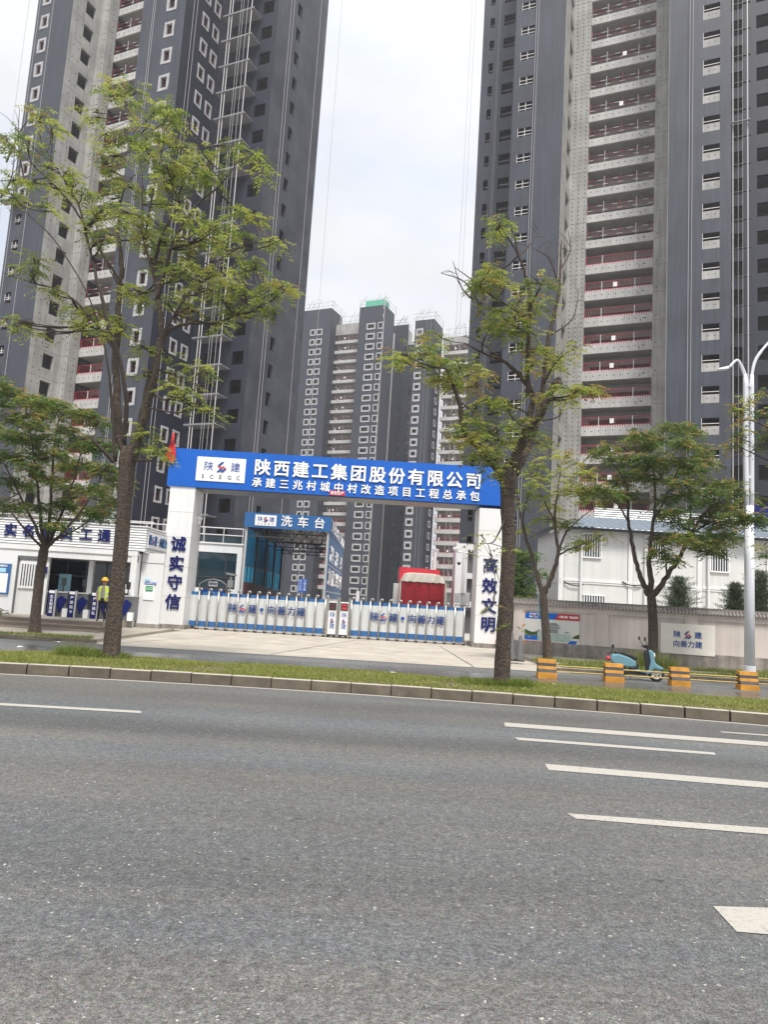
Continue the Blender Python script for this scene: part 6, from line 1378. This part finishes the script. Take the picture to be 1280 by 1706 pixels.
# evergreens and the dark tree behind the wall
def conifer(label, px, pytop, Y, h, w, seed, dens=900):
    p = at(px, pytop, Y); rr = random.Random(seed); T_ = thing('pine_tree', label, 'tree', (p.x, Y, 0), group='young pines behind the boundary wall'); H = p.z
    b = B(); b.tube([(0, 0, 0), (0, 0, H*.98)], [.08, .015], 7)
    for k in range(46):
        z = H-h*(k/46)**.9; a = rr.uniform(0, 2*PI); l = w*(.25+.75*(H-z)/h)*rr.uniform(.5, 1.05); b.tube([(0, 0, z-.15), (math.cos(a)*l, math.sin(a)*l, z+.12)], [.02, .006], 4)
    b.build('trunk', M['bark2'], T_)
    g_ = np.random.default_rng(seed); m = dens*6; t = g_.random(m)**.7; z = H-h*t; a = g_.uniform(0, 2*PI, m); clump = .65+.35*np.sin(a*5+z*7)*np.cos(z*9+a*2)
    clump = np.clip(.25+.85*(np.sin(a*3+np.floor(z*4)*2.1)*.5+.5)*(.6+.4*np.sin(z*26)), .2, 1); rad = w*(.25+.85*t**.5)*g_.random(m)**.6*clump; P = np.stack([rad*np.cos(a), rad*np.sin(a), z+.25*rad], 1)
    D = np.stack([np.cos(a), np.sin(a), g_.uniform(.2, 1.4, m)], 1)+g_.normal(0, .5, (m, 3)); D /= np.linalg.norm(D, axis=1)[:, None]; Wd = np.cross(D, g_.normal(size=(m, 3))); Wd /= np.linalg.norm(Wd, axis=1)[:, None]
    V = np.stack([P-Wd*.008, P+Wd*.008, P+D*.15], 1).reshape(-1, 3); npmesh('foliage', V, np.arange(3*m).reshape(-1, 3), np.zeros(m, int), [M['pine']], T_, 'stuff')
conifer('young pine behind the wall left of the company sign', 1132, 962, 33, 2.4, 1.35, 3, 2600)
conifer('young pine tree behind the wall left of the lamp pole', 1226, 972, 31.5, 1.9, .95, 4, 2200)
conifer('taller young pine behind the wall right of the lamp pole', 1268, 952, 32, 2.6, 1.3, 5, 2600)
p = at(868, 960, 37); g_ = np.random.default_rng(4)
DT = thing('dense_tree', 'dark green bushy tree between the right gate pillar and the quarters', 'tree', (p.x, 37, 0), group=None)
b = B(); b.tube([(0, 0, 0), (.1, 0, 2.5), (0, 0, 4.5)], [.12, .09, .03], 8)
for a_, z_ in ((0, 2), (2, 2.6), (4, 3), (1, 3.4), (5, 2.2)): b.tube([(.05, 0, z_), (.6*math.cos(a_), .6*math.sin(a_), z_+.8)], [.04, .01], 5)
b.build('trunk', M['bark2'], DT)
Cc = np.array([[g_.normal(0, .45), g_.normal(0, .6), z_] for z_ in np.linspace(.6, 5.0, 34)]); V, F, mi = leaves_np(Cc, 42, np.full(34, .55), .34, .12, .055, 6, mixw=(.8, .2, 0)); npmesh('foliage', V, F, mi, [M['leaf_d'], M['leaf'], M['leaf']], DT, 'stuff')
# bush at the left edge and weeds round the scooter tree
p = at(2, 1022, 30.0); BU = thing('bush', 'small clipped green bush on the platform at the left edge', 'bush', (p.x-.2, 29.4, PZ))
Cc = np.array([[g_.normal(0, .25), g_.normal(0, .2), .1+.25*g_.random()] for _ in range(16)]); V, F, mi = leaves_np(Cc, 26, np.full(16, .22), .16, .06, .03, 8, mixw=(.7, .3, 0)); npmesh('foliage', V, F, mi, [M['leaf_d'], M['leaf'], M['leaf']], BU, 'stuff')
b = B(); b.tube([(0, 0, 0), (0, 0, .3)], .02, 6); b.build('stem', M['bark2'], BU)
for px, Y in ((1070, 26.0), (1108, 25.9), (905, 26.3)):
    P_ = at(px, 1090, Y); blades('weeds', 500, (P_.x-.35, P_.x+.35), (Y-.2, Y+.2), .5 if px > 1000 else .2, [M['leaf'], M['grass_y']], bend=False, zf=lambda V: .12+0*V, w=.012)
# litter and stones: small paper on the grass and lane
for i, (px, py, z) in enumerate(((33, 1078, .25), (98, 1070, .012), (655, 1121, .24), (925, 1141, .24))):
    P_ = ground(px, py, z); b = B(); b.face([(P_.x-.07, P_.y-.03, z), (P_.x+.06, P_.y-.03, z+.015), (P_.x+.08, P_.y+.04, z+.01), (P_.x-.05, P_.y+.03, z+.025)])
    tag(b.build('paper_scrap', M['white']), ('scrap of white paper in the grass at far left', 'scrap of white paper on the side lane at left', 'scrap of pale paper in the middle of the median grass', 'pale scrap in the grass right of the right trunk')[i], 'paper')
